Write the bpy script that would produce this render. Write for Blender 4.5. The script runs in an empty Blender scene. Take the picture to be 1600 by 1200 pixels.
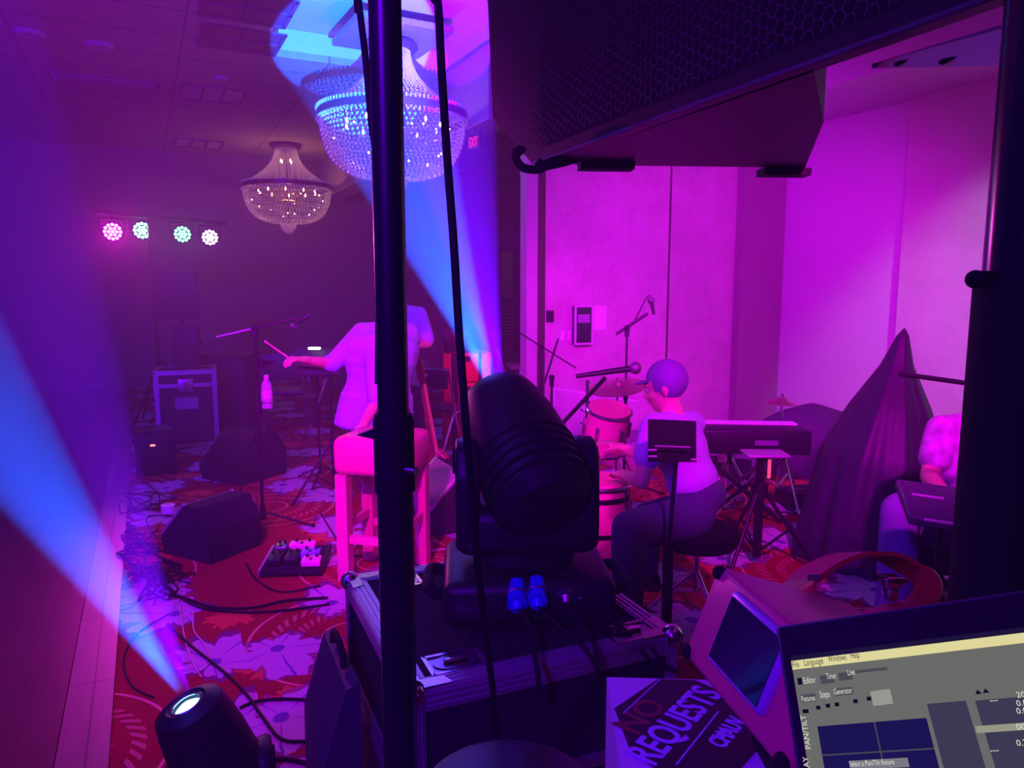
import bpy, bmesh, math, random
from mathutils import Vector, Matrix, Euler
V = Vector
PI = math.pi
R = math.radians
random.seed(7)
SC = bpy.context.scene
COL = SC.collection

# ------------------------------------------------------------------ camera
CAM_Z, PITCH, FPX = 1.5, R(7.5), 1150.0
cam_data = bpy.data.cameras.new('camera')
cam_data.sensor_width = 36.0
cam_data.lens = 36.0 * FPX / 1600.0
cam_data.clip_start = 0.02
cam = bpy.data.objects.new('camera', cam_data)
COL.objects.link(cam)
cam.location = (0, 0, CAM_Z)
cam.rotation_euler = (R(90) - PITCH, 0, 0)
SC.camera = cam

# ------------------------------------------------------------------ colour management and world
SC.view_settings.view_transform = 'Standard'
SC.view_settings.look = 'None'
SC.view_settings.gamma = 1
SC.view_settings.exposure = 0.0
SC.view_settings.use_curve_mapping = False
SC.cycles.use_denoising = True
SC.cycles.max_bounces = 5
SC.cycles.diffuse_bounces = 2
SC.cycles.glossy_bounces = 2
SC.cycles.transmission_bounces = 4
SC.cycles.volume_bounces = 0
SC.cycles.transparent_max_bounces = 12
SC.cycles.sample_clamp_indirect = 4.0
SC.cycles.sample_clamp_direct = 30.0
SC.cycles.caustics_reflective = False
SC.cycles.caustics_refractive = False
world = bpy.data.worlds.new('world')
SC.world = world
world.use_nodes = True
world.node_tree.nodes['Background'].inputs[0].default_value = (0.05, 0.0, 0.12, 1)
world.node_tree.nodes['Background'].inputs[1].default_value = 0.0

# ------------------------------------------------------------------ picture ray helpers: find where a seen point stands
def ray(px, py):
    a, b = (px - 800) / FPX, (600 - py) / FPX
    c, s = math.cos(PITCH), math.sin(PITCH)
    return V((a, c + b * s, -s + b * c))
def P(px, py, d):                       # at camera depth d
    return V((0, 0, CAM_Z)) + ray(px, py) * d
def F(px, py, z=0.0):                   # on the horizontal plane z
    r = ray(px, py)
    return V((0, 0, CAM_Z)) + r * ((z - CAM_Z) / r.z)
def hit(px, p0, d):                     # plan point on the line p0 + t d seen at column px (at eye level)
    a = (px - 800) / FPX / math.cos(PITCH)   # x / y at the horizon, near enough
    t = (a * p0[1] - p0[0]) / (d[0] - a * d[1])
    return V((p0[0] + t * d[0], p0[1] + t * d[1], 0))
UANG = R(26.6)
U = V((-math.sin(UANG), math.cos(UANG), 0))      # long axis of the room
W = V((math.cos(UANG), math.sin(UANG), 0))       # across the room
CEIL = 3.5

# ------------------------------------------------------------------ lights
def aim(o, target):
    o.rotation_euler = (V(target) - o.location).to_track_quat('-Z', 'Y').to_euler()
def spot(name, loc, target, color, power, angle, blend=0.3, size=0.03, vol=1.0):
    l = bpy.data.lights.new(name, 'SPOT')
    l.color = color; l.energy = power; l.spot_size = R(angle); l.spot_blend = blend
    l.shadow_soft_size = size
    l.volume_factor = vol if hasattr(l, 'volume_factor') else 1.0
    o = bpy.data.objects.new(name, l); COL.objects.link(o)
    o.location = loc; aim(o, target)
    return o
def point(name, loc, color, power, size=0.05):
    l = bpy.data.lights.new(name, 'POINT')
    l.color = color; l.energy = power; l.shadow_soft_size = size
    o = bpy.data.objects.new(name, l); COL.objects.link(o); o.location = loc
    return o

MAG = (1.0, 0.0, 0.62); VIO = (0.42, 0.0, 1.0); BLU = (0.0, 0.16, 1.0); PINK = (1.0, 0.01, 0.42)
# unseen wash lamps around the stage; two of them are added fill
spot('stage_wash_pink', (-0.75, 0.3, 2.6), (-0.35, 4.6, 0.7), (1.0, 0.0, 0.8), 1050, 40, 0.6, 0.08)
spot('stage_wash_magenta', (0.9, -0.3, 3.1), (1.7, 6.5, 0.8), (0.9, 0.0, 0.85), 1750, 50, 0.7, 0.08)
spot('stage_wash_drums', (0.9, 2.6, 2.9), (2.3, 7.5, 0.7), (0.60, 0.0, 1.0), 1100, 62, 0.8, 0.08)
spot('wall_wash_lavender', (3.35, 2.5, 2.95), (4.45, 4.9, 1.3), (0.6, 0.62, 1.0), 420, 60, 0.35, 0.08)
spot('room_wash_violet', (-2.4, -1.5, 3.2), (-3.6, 9.0, 1.9), (0.11, 0.0, 1.0), 2900, 90, 0.9, 0.1)
spot('carpet_fill_pink', (-1.4, 1.6, 3.3), (-1.5, 3.6, 0.0), (1.0, 0.0, 0.45), 230, 70, 1.0, 0.1)  # added fill to redden and brighten the carpet at front left
spot('ceiling_spot_magenta', (-3.6, 2.6, 0.25), (-3.75, 4.15, 3.5), (1.0, 0.0, 0.9), 260, 16, 0.4, 0.03)
spot('desk_fill_violet', (-0.9, -1.3, 2.6), (-0.05, 1.7, 0.8), (0.16, 0.0, 1.0), 460, 44, 0.8, 0.1)  # added fill behind the camera, lifts the dark foreground

# ------------------------------------------------------------------ materials
MATS = {}
def nd(nt, t, **kw):
    n = nt.nodes.new(t)
    for k, v in kw.items():
        setattr(n, k, v)
    return n
def mat(name, color, rough=0.5, metal=0.0, emis=None, strength=0.0, vary=0.12, scale=18.0, spec=0.5, bump=0.0, trans=0.0, alpha=1.0):
    if name in MATS: return MATS[name]
    m = bpy.data.materials.new(name); m.use_nodes = True
    nt = m.node_tree; b = nt.nodes['Principled BSDF']
    b.inputs['Roughness'].default_value = rough
    b.inputs['Metallic'].default_value = metal
    b.inputs['Specular IOR Level'].default_value = spec
    b.inputs['Transmission Weight'].default_value = trans
    b.inputs['Alpha'].default_value = alpha
    tc = nd(nt, 'ShaderNodeTexCoord'); no = nd(nt, 'ShaderNodeTexNoise')
    no.inputs['Scale'].default_value = scale; no.inputs['Detail'].default_value = 3
    nt.links.new(tc.outputs['Object'], no.inputs['Vector'])
    mx = nd(nt, 'ShaderNodeMix', data_type='RGBA')
    c = V(color)
    mx.inputs[6].default_value = (*(c * (1 - vary)), 1); mx.inputs[7].default_value = (*[min(1, x) for x in c * (1 + vary)], 1)
    nt.links.new(no.outputs['Fac'], mx.inputs[0]); nt.links.new(mx.outputs[2], b.inputs['Base Color'])
    if bump:
        bp = nd(nt, 'ShaderNodeBump'); bp.inputs['Strength'].default_value = bump; bp.inputs['Distance'].default_value = 0.004
        nt.links.new(no.outputs['Fac'], bp.inputs['Height']); nt.links.new(bp.outputs[0], b.inputs['Normal'])
    if emis:
        b.inputs['Emission Color'].default_value = (*emis, 1); b.inputs['Emission Strength'].default_value = strength
    MATS[name] = m
    return m

BLACK = mat('black_plastic', (0.012, 0.010, 0.016), 0.45, spec=0.35)
BLACKM = mat('black_painted_metal', (0.010, 0.009, 0.014), 0.35, spec=0.4)
RUBBER = mat('black_rubber', (0.008, 0.007, 0.010), 0.75, spec=0.2)
DARK = mat('dark_carpet_covering', (0.02, 0.018, 0.026), 0.9, spec=0.15, scale=260, vary=0.4, bump=0.3)
CHROME = mat('chrome', (0.75, 0.73, 0.78), 0.16, 1.0)
STEEL = mat('brushed_aluminium', (0.62, 0.6, 0.66), 0.32, 1.0, scale=60, vary=0.2)
WHITEP = mat('white_plastic', (0.75, 0.73, 0.78), 0.45)
CABLE = mat('cable_sheath', (0.008, 0.006, 0.010), 0.65, spec=0.2)
LIGHTCABLE = mat('pale_cable_sheath', (0.6, 0.55, 0.6), 0.5)
SKIN = mat('skin', (0.62, 0.36, 0.27), 0.5, scale=30, vary=0.1)
HAIR = mat('dark_hair', (0.03, 0.018, 0.014), 0.6, scale=80, vary=0.4)
JEANS = mat('navy_denim', (0.05, 0.06, 0.12), 0.85, scale=90, vary=0.25, bump=0.2)
REDLEATHER = mat('red_leather', (0.75, 0.10, 0.10), 0.34, spec=0.6)

# ------------------------------------------------------------------ mesh builder
class MB:
    def __init__(s): s.v = []; s.f = []
    def add(s, vs, fs, m=None):
        o = len(s.v)
        for p in vs:
            p = V(p); s.v.append(m @ p if m is not None else p)
        s.f += [tuple(i + o for i in f) for f in fs]
        return s
    def box(s, c, size, rot=None, taper=1.0, bev=0.0):
        x, y, z = size[0] / 2, size[1] / 2, size[2] / 2
        m = Matrix.Translation(V(c)) @ (rot.to_4x4() if rot is not None else Matrix.Identity(4))
        if bev <= 0:
            vs = [(-x, -y, -z), (x, -y, -z), (x, y, -z), (-x, y, -z)] + [(a * taper, b * taper, z) for a, b in ((-x, -y), (x, -y), (x, y), (-x, y))]
            return s.add(vs, [(0, 3, 2, 1), (4, 5, 6, 7), (0, 1, 5, 4), (1, 2, 6, 5), (2, 3, 7, 6), (3, 0, 4, 7)], m)
        bm = bmesh.new(); bmesh.ops.create_cube(bm, size=1.0)
        for v in bm.verts:
            t = taper if v.co.z > 0 else 1.0
            v.co = V((v.co.x * size[0] * t, v.co.y * size[1] * t, v.co.z * size[2]))
        bmesh.ops.bevel(bm, geom=bm.edges[:], offset=bev, segments=3, profile=0.5, affect='EDGES')
        return s.bm(bm, m)
    def bm(s, bm, m=None):
        bm.verts.ensure_lookup_table()
        for i, v in enumerate(bm.verts): v.index = i
        s.add([v.co.copy() for v in bm.verts], [tuple(v.index for v in f.verts) for f in bm.faces], m)
        bm.free(); return s
    def cyl(s, a, b, r0, r1=None, n=16, cap=True):
        a, b = V(a), V(b); r1 = r0 if r1 is None else r1
        d = b - a
        if d.length < 1e-7: return s
        q = d.to_track_quat('Z', 'Y'); x, y = q @ V((1, 0, 0)), q @ V((0, 1, 0))
        vs = [a + (x * math.cos(t) + y * math.sin(t)) * r0 for t in [2 * PI * i / n for i in range(n)]]
        vs += [b + (x * math.cos(t) + y * math.sin(t)) * r1 for t in [2 * PI * i / n for i in range(n)]]
        fs = [(i, (i + 1) % n, n + (i + 1) % n, n + i) for i in range(n)]
        if cap: fs += [tuple(range(n - 1, -1, -1)), tuple(range(n, 2 * n))]
        return s.add(vs, fs)
    def tube(s, pts, r, n=8, smooth=0, rr=None):
        pts = [V(p) for p in pts]
        if smooth: pts, rr = catmull(pts, smooth, rr)
        rings = []; prev = None
        for i, p in enumerate(pts):
            t = (pts[min(i + 1, len(pts) - 1)] - pts[max(i - 1, 0)])
            if t.length < 1e-9: t = V((0, 0, 1))
            t.normalize()
            if prev is None:
                x = t.orthogonal().normalized()
            else:
                x = (prev - t * prev.dot(t))
                x = x.normalized() if x.length > 1e-6 else t.orthogonal().normalized()
            prev = x; y = t.cross(x)
            k = rr[i] if rr else r
            rings.append([p + (x * math.cos(a) + y * math.sin(a)) * k for a in [2 * PI * j / n for j in range(n)]])
        vs = [q for ring in rings for q in ring]
        fs = [(i * n + j, i * n + (j + 1) % n, (i + 1) * n + (j + 1) % n, (i + 1) * n + j) for i in range(len(rings) - 1) for j in range(n)]
        fs += [tuple(range(n - 1, -1, -1)), tuple(range((len(rings) - 1) * n, len(rings) * n))]
        return s.add(vs, fs)
    def lathe(s, prof, c=(0, 0, 0), axis=(0, 0, 1), n=32, sx=1, sy=1):
        q = V(axis).to_track_quat('Z', 'Y').to_matrix().to_4x4()
        m = Matrix.Translation(V(c)) @ q
        vs = []; k = len(prof)
        for r, z in prof:
            for j in range(n):
                a = 2 * PI * j / n
                vs.append((max(r, 1e-4) * math.cos(a) * sx, max(r, 1e-4) * math.sin(a) * sy, z))
        fs = [(i * n + j, i * n + (j + 1) % n, (i + 1) * n + (j + 1) % n, (i + 1) * n + j) for i in range(k - 1) for j in range(n)]
        fs += [tuple(range(n - 1, -1, -1)), tuple(range((k - 1) * n, k * n))]
        return s.add(vs, fs, m)
    def ball(s, c, r, n=12, m=None, sc=(1, 1, 1), rot=None):
        vs = []; fs = []; k = max(4, n // 2 + 1)
        M = Matrix.Translation(V(c)) @ (rot.to_4x4() if rot is not None else Matrix.Identity(4)) @ Matrix.Diagonal((sc[0], sc[1], sc[2], 1))
        for i in range(1, k):
            t = PI * i / k
            for j in range(n):
                a = 2 * PI * j / n
                vs.append((r * math.sin(t) * math.cos(a), r * math.sin(t) * math.sin(a), r * math.cos(t)))
        vs += [(0, 0, r), (0, 0, -r)]; T = len(vs) - 2; B = T + 1
        for i in range(k - 2):
            for j in range(n):
                fs.append((i * n + j, (i + 1) * n + j, (i + 1) * n + (j + 1) % n, i * n + (j + 1) % n))
        for j in range(n):
            fs.append((T, j, (j + 1) % n)); fs.append((B, (k - 2) * n + (j + 1) % n, (k - 2) * n + j))
        return s.add(vs, fs, M)
    def prism(s, poly, vec):
        poly = [V(p) for p in poly]; vec = V(vec); n = len(poly)
        return s.add(poly + [p + vec for p in poly], [tuple(range(n - 1, -1, -1)), tuple(range(n, 2 * n))] + [(i, (i + 1) % n, n + (i + 1) % n, n + i) for i in range(n)])
    def plane(s, pts): return s.add(pts, [tuple(range(len(pts)))])
    def ring(s, c, r0, r1, h, n=48, axis=(0, 0, 1)):    # flat band with a hole, height h
        q = V(axis).to_track_quat('Z', 'Y').to_matrix().to_4x4(); m = Matrix.Translation(V(c)) @ q
        vs = []
        for r, z in ((r0, 0), (r1, 0), (r1, h), (r0, h)):
            vs += [(r * math.cos(2 * PI * j / n), r * math.sin(2 * PI * j / n), z) for j in range(n)]
        fs = [(a * n + j, a * n + (j + 1) % n, ((a + 1) % 4) * n + (j + 1) % n, ((a + 1) % 4) * n + j) for a in range(4) for j in range(n)]
        return s.add(vs, fs, m)
    def torus(s, c, R0, r, axis=(0, 0, 1), n=32, k=8, a0=0, a1=2 * PI):
        q = V(axis).to_track_quat('Z', 'Y').to_matrix(); cc = V(c)
        closed = abs(a1 - a0 - 2 * PI) < 1e-6
        pts = [cc + q @ V((R0 * math.cos(a0 + (a1 - a0) * i / n), R0 * math.sin(a0 + (a1 - a0) * i / n), 0)) for i in range(n + 1)]
        return s.tube(pts, r, k)
    def text(s, string, size, m, depth=0.0005, align='LEFT', bold=0.0):
        cu = bpy.data.curves.new('lettering', 'FONT'); cu.body = string; cu.size = size; cu.align_x = align
        cu.extrude = depth; cu.offset = bold; cu.resolution_u = 3
        o = bpy.data.objects.new('lettering', cu); COL.objects.link(o)
        dg = bpy.context.evaluated_depsgraph_get(); e = o.evaluated_get(dg); me = e.to_mesh()
        s.add([v.co.copy() for v in me.vertices], [tuple(p.vertices) for p in me.polygons], m)
        e.to_mesh_clear(); bpy.data.objects.remove(o); bpy.data.curves.remove(cu)
        return s
    def mesh(s, name, material, smooth=True, m=None):
        me = bpy.data.meshes.new(name)
        me.from_pydata([tuple(m @ p) if m is not None else tuple(p) for p in s.v], [], s.f)
        me.validate(); me.update()
        bm = bmesh.new(); bm.from_mesh(me); bmesh.ops.recalc_face_normals(bm, faces=bm.faces[:]); bm.to_mesh(me); bm.free()
        for mm in (material if isinstance(material, (list, tuple)) else [material]): me.materials.append(mm)
        if smooth:
            me.shade_auto_smooth(angle=R(40)) if hasattr(me, 'shade_auto_smooth') else None
            for p in me.polygons: p.use_smooth = True
            try:
                me.set_sharp_from_angle(angle=R(38))
            except Exception: pass
        return me
def catmull(pts, k, rr=None):
    out = []; ro = []
    n = len(pts)
    for i in range(n - 1):
        p0, p1, p2, p3 = pts[max(i - 1, 0)], pts[i], pts[i + 1], pts[min(i + 2, n - 1)]
        for j in range(k):
            t = j / k
            out.append(0.5 * ((2 * p1) + (p2 - p0) * t + (2 * p0 - 5 * p1 + 4 * p2 - p3) * t * t + (3 * p1 - p0 - 3 * p2 + p3) * t ** 3))
            if rr: ro.append(rr[i] * (1 - t) + rr[i + 1] * t)
    out.append(pts[-1])
    if rr: ro.append(rr[-1])
    return out, (ro if rr else None)

def tag(o, label=None, cat=None, group=None, kind=None):
    if label: o['label'] = label
    if cat: o['category'] = cat
    if group: o['group'] = group
    if kind: o['kind'] = kind
    return o
def root(name, label, cat, loc=(0, 0, 0), rotz=0.0, group=None, rot=None):
    o = bpy.data.objects.new(name, None); COL.objects.link(o)
    o.empty_display_size = 0.1
    o.location = loc
    o.rotation_euler = rot if rot is not None else (0, 0, rotz)
    bpy.context.view_layer.update()
    return tag(o, label, cat, group)
def part(parent, name, mb, material, label=None, smooth=True):
    o = bpy.data.objects.new(name, mb.mesh(name, material, smooth)); COL.objects.link(o)
    o.parent = parent
    if label: o['label'] = label
    return o
def wpart(parent, name, mb, material, label=None, smooth=True):   # built from world points, stored in the parent's frame
    top = parent
    while top.parent: top = top.parent
    mi = Matrix.LocRotScale(top.location, top.rotation_euler, None).inverted()
    o = bpy.data.objects.new(name, mb.mesh(name, material, smooth, mi)); COL.objects.link(o)
    o.parent = parent
    if label: o['label'] = label
    return o
def single(name, mb, material, label=None, cat=None, group=None, kind=None, smooth=True):
    lo = V((min(p.x for p in mb.v), min(p.y for p in mb.v), min(p.z for p in mb.v)))
    hi = V((max(p.x for p in mb.v), max(p.y for p in mb.v), max(p.z for p in mb.v)))
    c = V(((lo.x + hi.x) / 2, (lo.y + hi.y) / 2, lo.z))
    o = bpy.data.objects.new(name, mb.mesh(name, material, smooth, Matrix.Translation(-c))); COL.objects.link(o)
    o.location = c
    return tag(o, label, cat, group, kind)
def structure(name, mb, material, smooth=False):
    return single(name, mb, material, kind='structure', smooth=smooth)
def dup(o, loc=None, rotz=None, label=None, parent=None):
    c = o.copy(); COL.objects.link(c)
    if parent is not None: c.parent = parent
    if loc is not None: c.location = loc
    if rotz is not None: c.rotation_euler = (0, 0, rotz)
    if label: c['label'] = label
    for ch in list(o.children): dup(ch, parent=c)
    return c
def fuse(mb, voxel=0.008, smooth=6):    # melts the pieces of a figure into one continuous skin
    me = bpy.data.meshes.new('fused'); me.from_pydata([tuple(p) for p in mb.v], [], mb.f); me.update()
    bm = bmesh.new(); bm.from_mesh(me); bmesh.ops.recalc_face_normals(bm, faces=bm.faces[:]); bm.to_mesh(me); bm.free()
    o = bpy.data.objects.new('fused', me); COL.objects.link(o)
    r = o.modifiers.new('r', 'REMESH'); r.mode = 'VOXEL'; r.voxel_size = voxel
    if smooth:
        sm = o.modifiers.new('s', 'SMOOTH'); sm.iterations = smooth; sm.factor = 0.5
    dg = bpy.context.evaluated_depsgraph_get(); dg.update(); e = o.evaluated_get(dg); m2 = e.to_mesh()
    out = MB(); out.add([v.co.copy() for v in m2.vertices], [tuple(p.vertices) for p in m2.polygons])
    e.to_mesh_clear(); bpy.data.objects.remove(o); bpy.data.meshes.remove(me)
    return out
def rotz(a): return Matrix.Rotation(a, 3, 'Z')
def basis(x, y, z): return Matrix((x, y, z)).transposed()

# ------------------------------------------------------------------ the room
def math_node(nt, op, a, b=None, c=None):
    n = nd(nt, 'ShaderNodeMath', operation=op)
    for i, x in enumerate((a, b, c)):
        if x is None: continue
        if isinstance(x, (int, float)): n.inputs[i].default_value = x
        else: nt.links.new(x, n.inputs[i])
    return n.outputs[0]
def mixc(nt, fac, a, b):
    n = nd(nt, 'ShaderNodeMix', data_type='RGBA')
    if isinstance(fac, (int, float)): n.inputs[0].default_value = fac
    else: nt.links.new(fac, n.inputs[0])
    for i, x in ((6, a), (7, b)):
        if isinstance(x, tuple): n.inputs[i].default_value = (*x, 1)
        else: nt.links.new(x, n.inputs[i])
    return n.outputs[2]
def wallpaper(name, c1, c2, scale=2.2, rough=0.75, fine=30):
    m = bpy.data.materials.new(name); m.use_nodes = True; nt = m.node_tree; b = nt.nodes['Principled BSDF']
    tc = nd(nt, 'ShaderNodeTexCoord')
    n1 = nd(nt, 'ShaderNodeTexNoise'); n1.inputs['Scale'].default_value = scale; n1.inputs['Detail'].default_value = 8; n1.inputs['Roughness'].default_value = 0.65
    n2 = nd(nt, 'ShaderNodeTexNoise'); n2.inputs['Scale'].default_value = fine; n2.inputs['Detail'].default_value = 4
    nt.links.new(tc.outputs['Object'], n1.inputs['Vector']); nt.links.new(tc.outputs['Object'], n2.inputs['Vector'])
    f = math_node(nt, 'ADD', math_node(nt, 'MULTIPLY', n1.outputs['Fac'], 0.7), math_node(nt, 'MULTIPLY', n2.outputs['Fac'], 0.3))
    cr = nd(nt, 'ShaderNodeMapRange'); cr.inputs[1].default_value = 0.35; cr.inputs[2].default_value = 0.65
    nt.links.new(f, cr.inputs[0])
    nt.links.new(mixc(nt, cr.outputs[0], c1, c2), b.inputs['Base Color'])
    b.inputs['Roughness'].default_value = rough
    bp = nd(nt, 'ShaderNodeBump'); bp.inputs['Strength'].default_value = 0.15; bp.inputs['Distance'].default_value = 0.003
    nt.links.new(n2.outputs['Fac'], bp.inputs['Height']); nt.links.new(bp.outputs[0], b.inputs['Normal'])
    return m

def carpet_material():
    m = bpy.data.materials.new('patterned_carpet'); m.use_nodes = True; nt = m.node_tree; b = nt.nodes['Principled BSDF']
    L = nt.links.new
    tc = nd(nt, 'ShaderNodeTexCoord'); mp = nd(nt, 'ShaderNodeMapping'); mp.inputs['Rotation'].default_value = (0, 0, -UANG)
    L(tc.outputs['Object'], mp.inputs['Vector'])
    wob = nd(nt, 'ShaderNodeTexNoise'); wob.inputs['Scale'].default_value = 9; L(mp.outputs[0], wob.inputs['Vector'])
    wv = nd(nt, 'ShaderNodeVectorMath', operation='SCALE'); wv.inputs['Scale'].default_value = 0.045
    ws = nd(nt, 'ShaderNodeVectorMath', operation='SUBTRACT'); ws.inputs[1].default_value = (0.5, 0.5, 0.5)
    L(wob.outputs['Color'], ws.inputs[0]); L(ws.outputs[0], wv.inputs[0])
    wa = nd(nt, 'ShaderNodeVectorMath', operation='ADD'); L(mp.outputs[0], wa.inputs[0]); L(wv.outputs[0], wa.inputs[1])
    def motif(scale, offset, rnd=0.75, warped=True):
        of = nd(nt, 'ShaderNodeVectorMath', operation='ADD'); of.inputs[1].default_value = offset
        L(wa.outputs[0] if warped else mp.outputs[0], of.inputs[0])
        fl = nd(nt, 'ShaderNodeVectorMath', operation='MULTIPLY'); fl.inputs[1].default_value = (1, 1, 0); L(of.outputs[0], fl.inputs[0])
        vo = nd(nt, 'ShaderNodeTexVoronoi', voronoi_dimensions='2D', feature='F1'); vo.inputs['Scale'].default_value = scale; vo.inputs['Randomness'].default_value = rnd
        L(fl.outputs[0], vo.inputs['Vector'])
        sb = nd(nt, 'ShaderNodeVectorMath', operation='SUBTRACT'); L(fl.outputs[0], sb.inputs[0]); L(vo.outputs['Position'], sb.inputs[1])
        sp = nd(nt, 'ShaderNodeSeparateXYZ'); L(sb.outputs[0], sp.inputs[0])
        le = nd(nt, 'ShaderNodeVectorMath', operation='LENGTH'); L(sb.outputs[0], le.inputs[0])
        sc = nd(nt, 'ShaderNodeSeparateColor'); L(vo.outputs['Color'], sc.inputs[0])
        th = math_node(nt, 'ADD', math_node(nt, 'ARCTAN2', sp.outputs[1], sp.outputs[0]), math_node(nt, 'MULTIPLY', sc.outputs[0], 6.28))
        return le.outputs['Value'], th, sc.outputs[1]
    def leafmask(r, th, size, lobes, depth, teeth=0.1):
        c = math_node(nt, 'ABSOLUTE', math_node(nt, 'COSINE', math_node(nt, 'MULTIPLY', th, lobes)))
        c = math_node(nt, 'POWER', c, 0.6)
        t = math_node(nt, 'MULTIPLY', math_node(nt, 'SINE', math_node(nt, 'MULTIPLY', th, lobes * 6)), teeth)
        size = math_node(nt, 'MULTIPLY', math_node(nt, 'ADD', math_node(nt, 'MULTIPLY', math_node(nt, 'COSINE', th), 0.38), 0.95), size)
        lim = math_node(nt, 'MULTIPLY', math_node(nt, 'ADD', math_node(nt, 'ADD', math_node(nt, 'MULTIPLY', c, depth), 1 - depth), t), size)
        return math_node(nt, 'LESS_THAN', r, lim), lim
    # ground, scrolls of gold line with small leaves, orange flowers, big pale lobed leaves
    base = mixc(nt, wob.outputs['Fac'], (0.36, 0.012, 0.03), (0.26, 0.008, 0.02))
    r, th, rn = motif(0.85, (3.3, 1.7, 0), 0.4, False)
    ring = math_node(nt, 'LESS_THAN', math_node(nt, 'ABSOLUTE', math_node(nt, 'SUBTRACT', r, 0.43)), 0.006)
    ring2 = math_node(nt, 'LESS_THAN', math_node(nt, 'ABSOLUTE', math_node(nt, 'SUBTRACT', r, 0.12)), 0.005)
    band = math_node(nt, 'GREATER_THAN', math_node(nt, 'SINE', math_node(nt, 'MULTIPLY', r, 62)), 0.1)
    hatch = math_node(nt, 'GREATER_THAN', math_node(nt, 'SINE', math_node(nt, 'ADD', math_node(nt, 'MULTIPLY', th, 38), math_node(nt, 'MULTIPLY', r, 120))), 0.15)
    inr = math_node(nt, 'MULTIPLY', math_node(nt, 'LESS_THAN', r, 0.38), math_node(nt, 'GREATER_THAN', r, 0.15))
    scroll = math_node(nt, 'MULTIPLY', math_node(nt, 'MULTIPLY', band, hatch), inr)
    col = mixc(nt, math_node(nt, 'MULTIPLY', scroll, 0.8), base, (0.62, 0.26, 0.2))
    col = mixc(nt, math_node(nt, 'MAXIMUM', ring, ring2), col, (0.75, 0.42, 0.3))
    r, th, rn = motif(1.7, (0.3, 0.9, 0), 0.9)
    k, lim = leafmask(r, th, 0.11, 3.0, 0.45)
    col = mixc(nt, k, col, (0.62, 0.12, 0.05))
    r, th, rn = motif(1.9, (0.75, 0.2, 0), 0.85)
    k, lim = leafmask(r, th, 0.20, 2.5, 0.50, 0.07)
    pick = math_node(nt, 'GREATER_THAN', rn, 0.22)
    col = mixc(nt, math_node(nt, 'MULTIPLY', math_node(nt, 'MULTIPLY', math_node(nt, 'LESS_THAN', r, math_node(nt, 'MULTIPLY', lim, 1.25)), pick), 0.55), col, (0.12, 0.05, 0.3))
    col = mixc(nt, math_node(nt, 'MULTIPLY', k, pick), col, (0.56, 0.50, 0.66))
    vein = math_node(nt, 'LESS_THAN', math_node(nt, 'ABSOLUTE', math_node(nt, 'SINE', math_node(nt, 'MULTIPLY', th, 2.5))), 0.07)
    inner = math_node(nt, 'LESS_THAN', r, 0.03)
    col = mixc(nt, math_node(nt, 'MULTIPLY', math_node(nt, 'MAXIMUM', inner, math_node(nt, 'MULTIPLY', vein, k)), pick), col, (0.16, 0.08, 0.4))
    L(col, b.inputs['Base Color']); b.inputs['Roughness'].default_value = 0.95; b.inputs['Specular IOR Level'].default_value = 0.1
    pile = nd(nt, 'ShaderNodeTexNoise'); pile.inputs['Scale'].default_value = 300; L(tc.outputs['Object'], pile.inputs['Vector'])
    bp = nd(nt, 'ShaderNodeBump'); bp.inputs['Strength'].default_value = 0.4; bp.inputs['Distance'].default_value = 0.004
    L(pile.outputs['Fac'], bp.inputs['Height']); L(bp.outputs[0], b.inputs['Normal'])
    return m

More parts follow.
